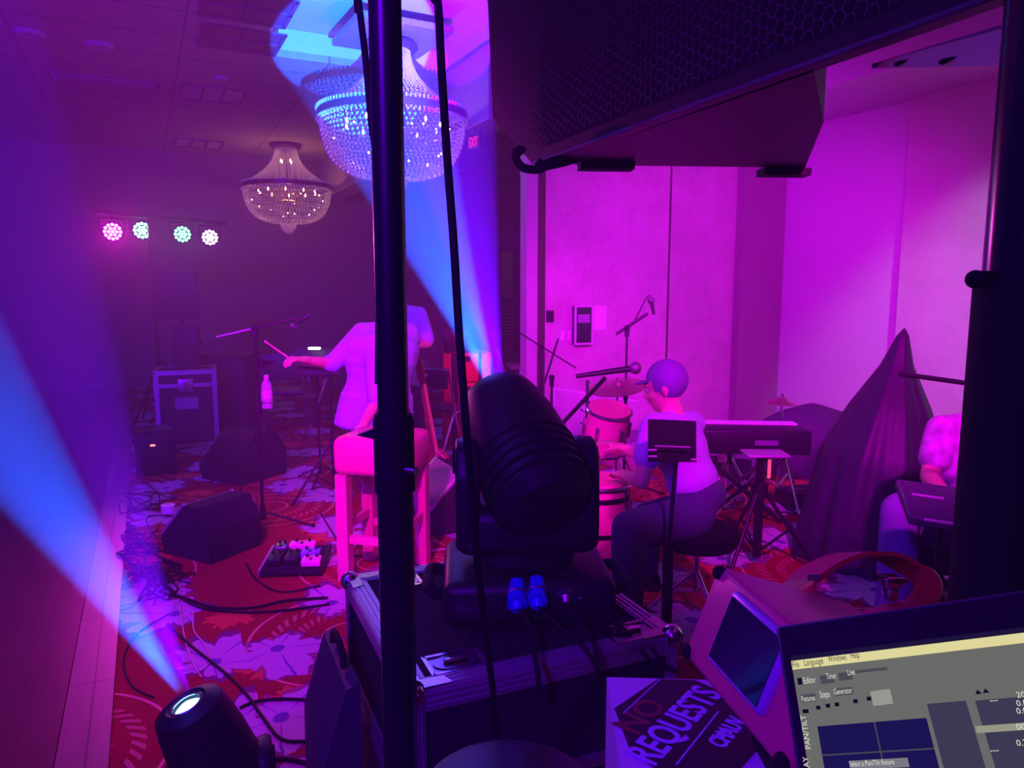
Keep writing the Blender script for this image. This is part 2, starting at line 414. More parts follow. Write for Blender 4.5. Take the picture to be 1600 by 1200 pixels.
def brick_material(name, c1, c2, mortar, w, h, ms, ang, rough, offset=0.5, bump=0.2, wood=False, spec=0.4):
    m = bpy.data.materials.new(name); m.use_nodes = True; nt = m.node_tree; b = nt.nodes['Principled BSDF']; L = nt.links.new
    tc = nd(nt, 'ShaderNodeTexCoord'); mp = nd(nt, 'ShaderNodeMapping'); mp.inputs['Rotation'].default_value = (0, 0, ang)
    L(tc.outputs['Object'], mp.inputs['Vector'])
    br = nd(nt, 'ShaderNodeTexBrick', offset=offset); br.inputs['Color1'].default_value = (*c1, 1); br.inputs['Color2'].default_value = (*c2, 1)
    br.inputs['Mortar'].default_value = (*mortar, 1); br.inputs['Scale'].default_value = 1; br.inputs['Brick Width'].default_value = w
    br.inputs['Row Height'].default_value = h; br.inputs['Mortar Size'].default_value = ms; br.inputs['Mortar Smooth'].default_value = 0.2
    L(mp.outputs[0], br.inputs['Vector'])
    no = nd(nt, 'ShaderNodeTexNoise'); no.inputs['Detail'].default_value = 5; no.inputs['Scale'].default_value = 14
    if wood:
        st = nd(nt, 'ShaderNodeMapping'); st.inputs['Scale'].default_value = (1, 14, 1); L(mp.outputs[0], st.inputs['Vector']); L(st.outputs[0], no.inputs['Vector']); no.inputs['Scale'].default_value = 4
    else: L(mp.outputs[0], no.inputs['Vector'])
    dk = nd(nt, 'ShaderNodeMix', data_type='RGBA', blend_type='MULTIPLY'); dk.inputs[0].default_value = 0.5
    L(br.outputs['Color'], dk.inputs[6]); L(no.outputs['Color'], dk.inputs[7])
    sat = nd(nt, 'ShaderNodeRGBToBW'); L(no.outputs['Color'], sat.inputs[0]); 
    gr = nd(nt, 'ShaderNodeMapRange'); gr.inputs[3].default_value = 0.6; gr.inputs[4].default_value = 1.3; L(sat.outputs[0], gr.inputs[0])
    cb = nd(nt, 'ShaderNodeCombineColor'); [L(gr.outputs[0], cb.inputs[i]) for i in range(3)]
    L(cb.outputs[0], dk.inputs[7]); dk.inputs[0].default_value = 1
    L(dk.outputs[2], b.inputs['Base Color']); b.inputs['Roughness'].default_value = rough; b.inputs['Specular IOR Level'].default_value = spec
    if bump:
        bp = nd(nt, 'ShaderNodeBump'); bp.inputs['Strength'].default_value = bump; bp.inputs['Distance'].default_value = 0.004; bp.invert = True
        L(br.outputs['Fac'], bp.inputs['Height']); L(bp.outputs[0], b.inputs['Normal'])
    return m

WALLP = wallpaper('mottled_wallpaper', (0.62, 0.5, 0.5), (0.42, 0.31, 0.32), 3.0)
WALLR = wallpaper('smooth_wall_paint', (0.60, 0.56, 0.6), (0.54, 0.5, 0.54), 1.2)
WALLB = wallpaper('shade_darkened_wallpaper', (0.20, 0.14, 0.18), (0.15, 0.10, 0.14), 1.5)  # wallpaper darkened to stand in for weaker light on the back wall
COLUMN = wallpaper('dark_column_finish', (0.28, 0.2, 0.22), (0.24, 0.17, 0.18), 2)  # column and header toned darker than the partition
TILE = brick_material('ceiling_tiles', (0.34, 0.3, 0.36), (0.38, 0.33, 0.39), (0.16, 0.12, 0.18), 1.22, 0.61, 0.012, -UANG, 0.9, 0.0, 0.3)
CARPET = carpet_material()
PARQUET = brick_material('parquet', (0.13, 0.05, 0.035), (0.10, 0.035, 0.025), (0.08, 0.03, 0.03), 0.30, 0.06, 0.002, -UANG + R(90), 0.32, 0.5, 0.1, True)
EDGEWOOD = brick_material('parquet_edge_boards', (0.24, 0.13, 0.11), (0.20, 0.11, 0.09), (0.05, 0.02, 0.02), 0.62, 0.5, 0.004, -UANG + R(90), 0.4, 0.0, 0.2, True)
TRIMM = mat('painted_trim', (0.55, 0.5, 0.55), 0.5)
DARKTRIM = mat('dark_stained_trim', (0.06, 0.03, 0.03), 0.5)

def pt(p, z): return V((p.x, p.y, z))
def wallbox(a, b, z0, z1, th=0.08, back=None):   # a wall from plan point a to b, its thickness away from the camera side given by back
    a, b = V((a.x, a.y, 0)), V((b.x, b.y, 0)); d = (b - a).normalized(); n = V((-d.y, d.x, 0))
    if back is not None and n.dot(back) < 0: n = -n
    return MB().prism([pt(a, z0), pt(b, z0), pt(b, z1), pt(a, z1)], n * th)

BK0 = F(340, 599); BK0 = V((BK0.x, BK0.y, 0))                       # a point on the back wall
RW0 = V((3.36, 6.80, 0))                                             # a point on the right wall
bk_left = BK0 - W * 7.5
LW = bk_left                                                        # left wall runs from here towards the viewer
# floor slab of the whole room
near_left = LW - U * 16.0
rw_far = hit(1215, RW0, U)
rw_near = rw_far - U * 14.0
far_r = BK0 + W * 8.5
floor_pts = [near_left - W * 0.2, rw_near + W * 0.4 - U * 2.2, far_r + U * 4.5 + W * 1.0, LW + U * 4.5 - W * 0.2]
structure('floor', MB().prism([pt(p, -0.1) for p in floor_pts], (0, 0, 0.1)), CARPET)
# dance floor: parquet with a border of wider boards
e0, e1 = F(170, 1200), F(210, 640)
ed = (e1 - e0).normalized(); ea = e0 - ed * 3.5; eb = e0 + ed * 9.6
en = V((-ed.y, ed.x, 0))
bw = 0.155
dance = [ea + en * bw, eb + en * bw, eb + en * 7.0, ea + en * 7.0]
structure('floor_dance', MB().prism([pt(p, 0.0005) for p in dance], (0, 0, 0.0145)), PARQUET)
structure('trim_1', MB().prism([pt(p, 0.0005) for p in (ea, eb, eb + en * (bw - 0.004), ea + en * (bw - 0.004))], (0, 0, 0.0155)), EDGEWOOD)

# back wall with the doorway
dl, dr = hit(779, BK0, W), hit(823, BK0, W)
DH = 2.14
bw_ = MB()
for a, b, z0, z1 in ((bk_left, dl, 0, CEIL), (dl, dr, DH, CEIL), (dr, far_r, 0, CEIL)):
    w = wallbox(a, b, z0, z1, 0.12, U); bw_.add(w.v, w.f)
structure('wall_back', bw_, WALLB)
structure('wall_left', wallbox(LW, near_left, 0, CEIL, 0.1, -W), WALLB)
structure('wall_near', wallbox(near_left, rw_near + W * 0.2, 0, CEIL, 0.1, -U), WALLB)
# door frame and the passage behind it
fr = MB()
for p in (dl, dr):
    fr.box(pt(p, DH / 2) - U * 0.01, (0.07, 0.16, DH), rotz(UANG))
fr.box(pt((dl + dr) / 2, DH + 0.03) - U * 0.01, ((dr - dl).length + 0.07, 0.16, 0.06), rotz(UANG))
structure('trim_2', fr, DARKTRIM)
pas = wallbox(dl + U * 2.2 - W * 1.2, dr + U * 2.2 + W * 0.8, 0, 2.6, 0.06, U)
structure('wall_passage', pas, mat('passage_paint', (0.5, 0.42, 0.3), 0.8))
# right wall, its nearer panel standing forward, the column and the folding partition
c1400 = hit(1400, RW0, U)
structure('wall_right', wallbox(rw_far + U * 0.0, c1400 - U * 0.05, 0, CEIL, 0.1, W), WALLR)
structure('wall_right_panel', wallbox(c1400 - W * 0.06, rw_near - W * 0.06, 0, CEIL, 0.16, W), wallpaper('pale_wall_paper', (0.62, 0.55, 0.55), (0.5, 0.42, 0.42), 2.4))
cA = rw_far; cB = hit(1151, rw_far, W)
structure('column_right', MB().prism([pt(cA + W * 0.05, 0), pt(cB, 0), pt(cB, CEIL), pt(cA + W * 0.05, CEIL)], U * 0.25), COLUMN)
PB = cB + U * 0.10
pEnd = hit(851, PB, W); pMid = hit(1040, PB, W)
structure('wall_partition', wallbox(pMid + W * 0.012, cB + U * 0.10 + W * 0.0, 0, CEIL - 0.45, 0.08, U), WALLP)
structure('wall_partition_leaf', wallbox(pEnd, pMid - W * 0.012, 0, CEIL - 0.45, 0.08, U), WALLP)
structure('trim_3', wallbox(pMid - W * 0.012, pMid + W * 0.012, 0, CEIL - 0.45, 0.05, U), DARKTRIM)
hd = wallbox(pEnd - W * 0.4, cB + U * 0.10, CEIL - 0.45, CEIL, 0.12, U)
structure('wall_partition_header', hd, COLUMN)
# end post of the partition with a dark seal beside it
structure('trim_4', MB().prism([pt(pEnd - W * 0.075, 0), pt(pEnd - W * 0.0, 0), pt(pEnd, CEIL - .45), pt(pEnd - W * 0.075, CEIL - .45)], U * 0.1), DARKTRIM)
structure('trim_5', MB().prism([pt(pEnd - W * 0.19, 0.3), pt(pEnd - W * 0.078, 0.3), pt(pEnd - W * .078, CEIL - .45), pt(pEnd - W * 0.19, CEIL - .45)], U * 0.12), mat('post_paint', (0.5, 0.4, 0.46), 0.4))
structure('baseboard_right', wallbox(pEnd, cB, 0, 0.12, -0.015 + 0.0, None) if False else MB().prism([pt(pEnd - U * 0.015, 0), pt(cB - U * 0.115, 0) + U * 0.1, pt(cB - U * 0.115, 0.12) + U * 0.1, pt(pEnd - U * 0.015, 0.12)], U * 0.014), DARKTRIM)
# dropped beam running on towards the back wall
g0 = pEnd - W * 0.4; g1 = hit(640, BK0, W)
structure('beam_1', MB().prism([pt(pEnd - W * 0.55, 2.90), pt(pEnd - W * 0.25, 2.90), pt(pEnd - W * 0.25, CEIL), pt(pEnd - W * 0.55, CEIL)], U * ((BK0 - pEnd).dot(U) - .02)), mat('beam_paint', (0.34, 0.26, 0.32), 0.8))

# lowered ceiling along the right wall
sf = rw_far
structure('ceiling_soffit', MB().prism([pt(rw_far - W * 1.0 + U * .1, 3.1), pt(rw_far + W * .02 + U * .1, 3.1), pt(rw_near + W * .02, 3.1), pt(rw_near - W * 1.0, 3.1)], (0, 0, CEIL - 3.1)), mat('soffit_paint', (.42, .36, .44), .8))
# ceiling with one recessed coffer above the nearer chandelier
CH1 = V((-1.0, 6.42, 0)); CH2 = V((-3.2, 10.75, 0))
cf = F(500, 97, CEIL)                                   # a point on the far edge of the coffer
fu = cf.dot(U); cl = F(402, 92, CEIL).dot(W)
hu0, hu1, hw0, hw1 = fu - 2.5, fu, cl, cl + 1.75
def UW(u, w, z): return U * u + W * w + V((0, 0, z))
lu0, lu1 = near_left.dot(U) - 0.3, BK0.dot(U) + 0.3
lw0, lw1 = near_left.dot(W) - 0.3, rw_near.dot(W) + 1.6
cm = MB()
for a0, a1, b0, b1 in ((lu0, hu0, lw0, lw1), (hu1, lu1, lw0, lw1), (hu0, hu1, lw0, hw0), (hu0, hu1, hw1, lw1)):
    cm.prism([UW(a0, b0, CEIL), UW(a1, b0, CEIL), UW(a1, b1, CEIL), UW(a0, b1, CEIL)], (0, 0, 0.06))
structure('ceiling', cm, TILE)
cb = MB(); rz = CEIL + 0.24
cb.prism([UW(hu0 - .05, hw0 - .05, rz), UW(hu1 + .05, hw0 - .05, rz), UW(hu1 + .05, hw1 + .05, rz), UW(hu0 - .05, hw1 + .05, rz)], (0, 0, 0.05))
for q in (((hu0, hw0), (hu1, hw0), (0, -0.05)), ((hu1, hw0), (hu1, hw1), (0.05, 0)), ((hu1, hw1), (hu0, hw1), (0, 0.05)), ((hu0, hw1), (hu0, hw0), (-0.05, 0))):
    a, b, n = q
    cb.prism([UW(a[0], a[1], CEIL + .061), UW(b[0], b[1], CEIL + .061), UW(b[0], b[1], rz), UW(a[0], a[1], rz)], U * n[0] + W * n[1])
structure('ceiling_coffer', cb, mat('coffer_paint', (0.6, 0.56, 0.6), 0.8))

# ------------------------------------------------------------------ haze hanging in the whole room
hz = bpy.data.materials.new('stage_haze'); hz.use_nodes = True; nt = hz.node_tree; nt.nodes.clear()
out = nd(nt, 'ShaderNodeOutputMaterial'); vs = nd(nt, 'ShaderNodeVolumeScatter')
vs.inputs['Density'].default_value = 0.035; vs.inputs['Anisotropy'].default_value = 0.25; vs.inputs['Color'].default_value = (0.95, 0.95, 0.95, 1)
nt.links.new(vs.outputs[0], out.inputs['Volume'])
hb = MB().prism([UW(lu0 - 1, lw0 - 1, -0.3), UW(lu1 + 5, lw0 - 1, -0.3), UW(lu1 + 5, lw1 + 3, -0.3), UW(lu0 - 1, lw1 + 3, -0.3)], (0, 0, 4.3))
single('haze', hb, hz, 'thin stage haze filling the whole ballroom', 'haze', kind='stuff', smooth=False)

# ------------------------------------------------------------------ light of the two moving heads
LENS1 = P(777, 622, 1.88); T1 = F(640, 45, CEIL)
LENS2 = P(289, 1091, 1.75)
bA = F(556, 62, CEIL); bB = F(672, 55, CEIL)
spot('moving_head_beam_blue', LENS1 + (bA - LENS1).normalized() * .03, bA, (0.0, 0.09, 1.0), 26000, 15, 0.12, 0.010)
spot('moving_head_beam_violet', LENS1 + (bB - LENS1).normalized() * .03 + V((0.012, 0, 0)), bB, (0.12, 0.0, 1.0), 20000, 12.5, 0.15, 0.010)
BD2 = V((-0.51, -0.10, 1.0)).normalized(); BV2 = V((-0.23, -0.06, 1.0)).normalized()
spot('moving_head_beam_blue', LENS2 + BD2 * .012, LENS2 + BD2, (0.0, 0.085, 1.0), 11000, 16, 0.12, 0.010)
spot('moving_head_beam_violet', LENS2 + BV2 * .012 + V((0.010, 0, 0)), LENS2 + BV2, (0.16, 0.0, 1.0), 3800, 14, 0.15, 0.010)

# ------------------------------------------------------------------ chandeliers
BEAD = mat('cut_glass_bead', (0.82, 0.78, 0.84), 0.12, 0.0, spec=1.0, vary=0.05)
BRASS = mat('dark_brass', (0.16, 0.09, 0.08), 0.35, 0.8)
BULB_SPARKLE = mat('warm_bulb_and_sparkle', (1, 0.8, 0.5), 0.4, emis=(1.0, 0.55, 0.22), strength=30)
def bead(mb, p, r):
    x, y, z = p
    mb.add([(x + r, y, z), (x, y + r, z), (x - r, y, z), (x, y - r, z), (x, y, z + r * 1.3), (x, y, z - r * 1.3)],
           [(0, 1, 4), (1, 2, 4), (2, 3, 4), (3, 0, 4), (1, 0, 5), (2, 1, 5), (3, 2, 5), (0, 3, 5)])
def chandelier(loc, label, group, plate):
    o = root('chandelier', label, 'chandelier', loc, 0.35, group)
    RR, ZR = 0.62, -0.56
    can = MB().lathe([(0.03, 0.0), (0.2, 0.0), (0.22, -0.03), (0.19, -0.06), (0.03, -0.06)], n=40)
    part(o, 'canopy', can, BRASS)
    part(o, 'stem', MB().cyl((0, 0, 0.0), (0, 0, -1.1), 0.012), BRASS)
    cone = MB(); nS = 72
    for i in range(nS):
        a = 2 * PI * i / nS
        for j in range(30):
            t = j / 29
            r = 0.15 + 0.05 * t + 0.40 * t ** 2.2
            bead(cone, (r * math.cos(a), r * math.sin(a), -0.06 + (ZR + 0.06) * t), 0.0065 + 0.002 * t)
    part(o, 'bead_strands', cone, BEAD, smooth=False)
    band = MB().ring((0, 0, ZR - 0.055), RR - 0.012, RR, 0.06, 64)
    part(o, 'rim_band', band, BRASS)
    crown = MB()
    for i in range(110):
        a = 2 * PI * i / 110
        for z in (ZR + 0.022, ZR + 0.008): bead(crown, ((RR + .004) * math.cos(a), (RR + .004) * math.sin(a), z), 0.010)
    part(o, 'rim_beads', crown, BEAD, smooth=False)
    crown = MB()
    for i in range(110): bead(crown, ((RR + .004) * math.cos(2 * PI * i / 110), (RR + .004) * math.sin(2 * PI * i / 110), ZR - 0.07), 0.010)
    part(o, 'rim_beads', crown, BEAD, smooth=False)
    bas = MB()
    for j in range(19):
        t = j / 19 * PI / 2
        r = 0.60 * math.cos(t) ** 0.55; z = ZR - 0.08 - 0.45 * math.sin(t)
        n = max(20, int(84 * r / 0.6))
        for i in range(n):
            a = 2 * PI * (i + 0.5 * (j % 2)) / n
            bead(bas, (r * math.cos(a), r * math.sin(a), z), 0.0115)
    part(o, 'bead_basket', bas, BEAD, smooth=False)
    fin = MB()
    for j in range(7):
        r = 0.11 - (0.004 * j if j < 3 else .012 + .022 * (j - 3))
        n = max(5, int(34 * r / 0.12))
        for i in range(n):
            a = 2 * PI * i / n
            bead(fin, (r * math.cos(a), r * math.sin(a), ZR - 0.54 - 0.022 * j), 0.011)
    part(o, 'finial', fin, BEAD, smooth=False)
    arms = MB(); 
    for i in range(10):
        a = 2 * PI * i / 10 + 0.2
        arms.tube([(0, 0, ZR - 0.2), (0.2 * math.cos(a), 0.2 * math.sin(a), ZR - 0.24), (0.4 * math.cos(a), 0.4 * math.sin(a), ZR - 0.12)], 0.006, 6)
    part(o, 'arms', arms, BRASS)
    for i in range(10):
        a = 2 * PI * i / 10 + 0.2
        part(o, 'bulb_or_sparkle', MB().lathe([(0.002, 0), (0.008, 0.012), (0.009, 0.02), (0.005, 0.036), (0.001, 0.045)], (0.4 * math.cos(a), 0.4 * math.sin(a), ZR - 0.115), n=10), BULB_SPARKLE)
    rb = random.Random(5)
    for i in range(16):  # added glowing balls imitate the sparkle of the beads
        a = rb.uniform(0, 6.28); t = rb.uniform(.1, 1.1); r = .52 * math.cos(t)
        part(o, 'bulb_or_sparkle', MB().ball((r * math.cos(a), r * math.sin(a), ZR - .07 - .40 * math.sin(t)), .008, 8), BULB_SPARKLE)
    for i in range(4):
        a = 2 * PI * i / 4 + 0.6
        part(o, 'bulb_or_sparkle', MB().lathe([(0.002, 0), (0.008, 0.012), (0.009, 0.02), (0.005, 0.036), (0.001, 0.045)], (0.09 * math.cos(a), 0.09 * math.sin(a), -0.25), n=10), BULB_SPARKLE)
    if plate:
        part(o, 'mirror_plate', MB().box((0, 0, 0.06), (0.78, 0.78, 0.05), rotz(0.15)), mat('glitter_plate', (0.5, 0.42, 0.62), 0.3, 0.6, scale=90, vary=0.6, bump=1.0))
        part(o, 'stem', MB().cyl((0, 0, 0.085), (0, 0, 0.235), 0.02), BRASS)
    return o
chandelier((CH1.x, CH1.y, 3.50), 'larger nearer crystal chandelier lit lavender and blue, partly behind the tall black pole', None, True)
chandelier((CH2.x, CH2.y, 3.495), 'smaller farther crystal chandelier glowing amber over the dark back wall', None, False)
point('chandelier_glow', (CH1.x, CH1.y, 2.75), (1.0, 0.40, 0.40), 12, 0.05)
point('chandelier_glow', (CH2.x, CH2.y, 2.75), (1.0, 0.36, 0.14), 22, 0.05)

# ------------------------------------------------------------------ things in the ceiling
GRIL = mat('dark_grille', (0.07, 0.05, 0.09), 0.6)
def ceil_root(name, label, cat, px, py, group=None):
    p = F(px, py, CEIL)
    return root(name, label, cat, (p.x, p.y, CEIL), UANG, group)
for i, (px, py, lab) in enumerate(((378, 62, 'dark ceiling return grille panel left of the blue-lit coffer'), (388, 12, 'dark ceiling return grille panel at the top edge above the other panel'))):
    o = ceil_root('ceiling_vent', lab, 'vent', px, py)
    part(o, 'frame', MB().box((0, 0, -0.008), (0.62, 0.03, 0.014)).box((0, 0, -0.008), (0.03, 0.6, 0.014)).box((0, .29, -.008), (.62, .03, .014)).box((0, -.29, -.008), (.62, .03, .014)).box((.295, 0, -.008), (.03, .6, .014)).box((-.295, 0, -.008), (.03, .6, .014)), GRIL)
    part(o, 'slats', MB().box((0, 0, -0.003), (0.56, 0.56, 0.005)), GRIL)
for px, py, lab in ((332, 146, 'nearer unlit ceiling troffer with three louvred cells'), (311, 224, 'farther unlit ceiling troffer by the back wall')):
    o = ceil_root('ceiling_light', lab, 'ceiling light', px, py)
    fm = MB()
    for x in (-.3, -.1, .1, .3): fm.box((x, 0, -.01), (.022, .62, .018))
    for y in (-.3, .3): fm.box((0, y, -.01), (.62, .022, .018))
    part(o, 'frame', fm, GRIL)
    part(o, 'diffuser', MB().box((0, 0, -.004), (.58, .58, .006)), mat('unlit_diffuser', (.6, .52, .66), .3))
o = ceil_root('ceiling_vent', 'long linear ceiling vent over the dance floor at far left', 'vent', 165, 125)
part(o, 'frame', MB().box((0, 0, -.006), (.95, .3, .012)), GRIL)
sl = MB()
for k in range(5): sl.box((0, -.1 + .05 * k, -.016), (.88, .012, .01))
part(o, 'slats', sl, mat('grey_slats', (.25, .2, .3), .5))
for px, py, lab in ((45, 50, 'round ceiling speaker near the top left corner'), (155, 70, 'small round recessed downlight right of the ceiling speaker'), (345, 121, 'round smoke detector above the nearer troffer'), (493, 163, 'round smoke detector left of the big chandelier')):
    p = F(px, py, CEIL)
    r = .11 if 'speaker' in lab else .07
    single('ceiling_speaker' if 'speaker near' in lab else ('downlight' if 'downlight' in lab else 'smoke_detector'), MB().lathe([(.01, 0), (r, 0), (r, -.012), (r * .8, -.03), (.01, -.032)], (p.x, p.y, CEIL), n=24), mat('detector_plastic', (.4, .34, .42), .5), lab, 'ceiling fitting')

# exit sign under the dropped beam
pe = P(742, 216, 6.5)
o = root('exit_sign', 'small red lit EXIT sign high up beside the big chandelier', 'sign', (pe.x, pe.y, pe.z - 0.1), R(-52))
part(o, 'housing', MB().box((0, 0, 0.075), (.17, .03, .15)), BLACK)
tm = Matrix.Translation((0, -.018, 0.025)) @ Matrix.Rotation(R(90), 4, 'X')
part(o, 'lettering', MB().text('EXIT', .12, tm @ Matrix.Diagonal((.55, 1, 1, 1)), .001, 'CENTER', 0), mat('exit_red', (1, .05, .05), .5, emis=(1, .01, .02), strength=1.2), smooth=False)
part(o, 'hanger', MB().cyl((0, 0, .15), (0, 0, CEIL - pe.z + 0.1), .006), BLACK)

# ------------------------------------------------------------------ on the partition wall
def on_plane(px, py, p0, n):
    r = ray(px, py); c = V((0, 0, CAM_Z))
    return c + r * ((p0 - c).dot(n) / r.dot(n))
def wall_rect(name, label, cat, x0, y0, x1, y1, depth, m):
    a = on_plane(x0, y1, PB, U); b = on_plane(x1, y0, PB, U)
    cx, cz = (a + b) / 2, (a.z + b.z) / 2
    w, h = abs((b - a).dot(W)), abs(b.z - a.z)
    o = root(name, label, cat, (cx.x - U.x * (depth / 2 + .001), cx.y - U.y * (depth / 2 + .001), cz), UANG)
    part(o, 'body', MB().box((0, 0, 0), (w, depth, h), bev=0.004), m)
    return o, w, h
o, w, h = wall_rect('wall_cabinet', 'dark framed equipment cabinet with pale label on the pink partition wall', 'cabinet', 893, 478, 920, 537, .06, mat('cabinet_black', (.015, .01, .02), .3))
part(o, 'frame', MB().box((0, -.033, h / 2), (w, .012, .02)).box((0, -.033, -h / 2), (w, .012, .02)).box((-w / 2, -.033, 0), (.02, .012, h)).box((w / 2, -.033, 0), (.02, .012, h)), TRIMM)
part(o, 'label_plate', MB().box((0, -.034, .06), (w * .7, .006, h * .22)), mat('grey_plate', (.3, .26, .34), .5))
wall_rect('paper_notice', 'pale paper notice taped right of the dark wall cabinet', 'notice', 924, 478, 948, 516, .004, mat('paper', (.72, .7, .78), .7))
wall_rect('thermostat', 'small dark square wall plate by the partition edge', 'thermostat', 853, 485, 863, 503, .03, BLACK)
wall_rect('light_switch', 'narrow pale light switch plate, left of a pair', 'switch', 875, 517, 881, 532, .012, WHITEP)
wall_rect('light_switch', 'narrow pale light switch plate next to the wall cabinet', 'switch', 886, 517, 891, 532, .012, WHITEP)

# slatted vent in the passage seen through the doorway
pp = dl + U * 2.2
a = on_plane(786, 500, pp, U)
o = root('passage_vent', 'slatted metal vent with amber-lit slats seen through the dark doorway', 'vent', (a.x - U.x * .05, a.y - U.y * .05, a.z), UANG)
part(o, 'frame', MB().box((.1, .02, 0), (.34, .03, 1.0)), GRIL)
sl = MB()
for k in range(12): sl.box((.1, -.01, -.46 + k * .072), (.30, .03, .035))
part(o, 'slats', sl, mat('cream_slats', (.7, .58, .35), .5))
point('passage_lamp', pt(dl + U * 1.3 + W * .35, 2.3), (1.0, .6, .3), 2.5, .05)

# ------------------------------------------------------------------ lighting bar with four LED cans
LB = P(250, 600, 8.0); bx, by = LB.x, LB.y
o = root('lighting_stand', 'black tripod stand with crossbar carrying the four coloured lamps', 'lighting stand', (bx, by, 0))
part(o, 'pole', MB().cyl((0, 0, .18), (0, 0, 2.22), .022), BLACKM)
for k in range(3):
    a = R(20 + 120 * k)
    part(o, 'leg', MB().cyl((0, 0, .75), (.5 * math.cos(a), .5 * math.sin(a), .012), .013), BLACKM)
b0, b1 = P(150, 335, 7.3), P(352, 352, 8.6)
zb = 2.235
b0 = V((b0.x, b0.y, zb)); b1 = V((b1.x, b1.y, zb))
wpart(o, 'crossbar', MB().cyl(b0, b1, .02), BLACKM)
PARS = [(176, 362, 7.5, 'magenta', (1.0, .05, .85), (1, .0, .75), 36), (222, 360, 7.8, 'green-white, second from the end', (.25, 1.0, .6), (0.0, 1, .12), 31), (285, 366, 8.15, 'green', (.2, 1.0, .5), (0.0, 1, .3), 26), (328, 371, 8.45, 'pinkish white', (1.0, .75, .95), (.6, .08, 1), 25)]
for px, py, d, nm, em, lc, dia in PARS:
    c = P(px, py, d); r = .5 * 30 / FPX * 7.9 * .9
    tgt = V((0.2, 0.0, 1.35)); q = (tgt - c).normalized()
    o2 = root('stage_lamp', f'round LED stage lamp glowing {nm}, on the far crossbar', 'stage lamp', (c.x, c.y, c.z), rot=q.to_track_quat('Z', 'Y').to_euler(), group=None)
    part(o2, 'can', MB().lathe([(.05, -.14), (.085, -.12), (.105, .0), (.105, .02), (.095, .02), (.095, -.004), (.002, -.004)], n=28), BLACK)
    ed_ = MB(); sp = [(0, 0)] + [(.036 * math.cos(t * PI / 3), .036 * math.sin(t * PI / 3)) for t in range(6)] + [(.072 * math.cos(t * PI / 6), .072 * math.sin(t * PI / 6)) for t in range(12)]
    for x, y in sp: ed_.lathe([(.001, 0), (.016, 0), (.013, .008), (.001, .009)], (x, y, 0), n=10)
    part(o2, 'led_lenses', ed_, mat('led_' + nm.split()[0].strip(','), em, .3, emis=em, strength=5 if nm != 'magenta' else 25))
    i_ = Matrix.LocRotScale(o2.location, o2.rotation_euler, None)
    yk = MB()
    top = V((c.x, c.y, zb - .02))
    side = q.cross(V((0, 0, 1))).normalized() * .115
    yk.tube([c - side - q * .05, c - side - q * .05 + V((0, 0, .13)), c + side - q * .05 + V((0, 0, .13)), c + side - q * .05], .008, 6)
    yk.cyl(c - q * .05 + V((0, 0, .13)), V((c.x, c.y, zb)) - q * .05, .01)
    wpart(o2, 'yoke', yk, BLACK)
    spot('stage_lamp_light', c + q * .06, tgt + V((0.3, 0, -0.5)), lc, (300 if nm == 'magenta' else 18), 60, 1.0, .05)

# powered speaker on its pole and the box under it, dark against the back wall
def tripod(o, h, leg_h=.7, spread=.45, r=.017, legr=.010, m=BLACKM, base=0.12, rotd=20, tipm=RUBBER, struts=True):
    part(o, 'pole', MB().cyl((0, 0, base), (0, 0, h), r), m)
    part(o, 'collar', MB().cyl((0, 0, leg_h - .04), (0, 0, leg_h + .04), r * 1.8), BLACK)
    for k in range(3):
        a = R(rotd + 120 * k); e = V((spread * math.cos(a), spread * math.sin(a), legr + .002))
        lg = part(o, 'leg', MB().cyl((r * math.cos(a), r * math.sin(a), leg_h), e, legr), m)
        part(lg, 'foot', MB().ball(e + V((0, 0, legr * .4)), legr * 1.5, 10), tipm)
        if struts:
            mid = V((r * math.cos(a), r * math.sin(a), leg_h)).lerp(e, .5)
            part(o, 'strut', MB().cyl((0, 0, base + .02), mid, legr * .7, n=8), m)
def speaker(name, label, loc, rz, w=.36, d=.34, h=.6, group=None):
    o = root(name, label, 'speaker', loc, rz, group)
    poly = [(-w / 2, -d / 2, 0), (w / 2, -d / 2, 0), (w * .36, d / 2, 0), (-w * .36, d / 2, 0)]
    part(o, 'cabinet', MB().prism(poly, (0, 0, h)), BLACK, smooth=False)
    part(o, 'grille', MB().box((0, -d / 2 - .008, h / 2), (w * .92, .014, h * .93), bev=.005), mat('steel_grille', (.03, .028, .035), .5, .5, scale=150, vary=.5, bump=.6))
    part(o, 'handle', MB().box((w * .43, 0, h * .55), (.03, .14, .05), rotz(R(10))), RUBBER)
    return o
pS = P(290, 600, 8.0)
o = root('speaker_stand', 'black speaker pole behind the silver-edged flight case', 'speaker stand', (pS.x, pS.y, 0))
tripod(o, 1.158, rotd=50)
speaker('loudspeaker', 'dark loudspeaker raised on a pole below the green lamps', (pS.x, pS.y, 1.16), R(15), .42, .36, .50)

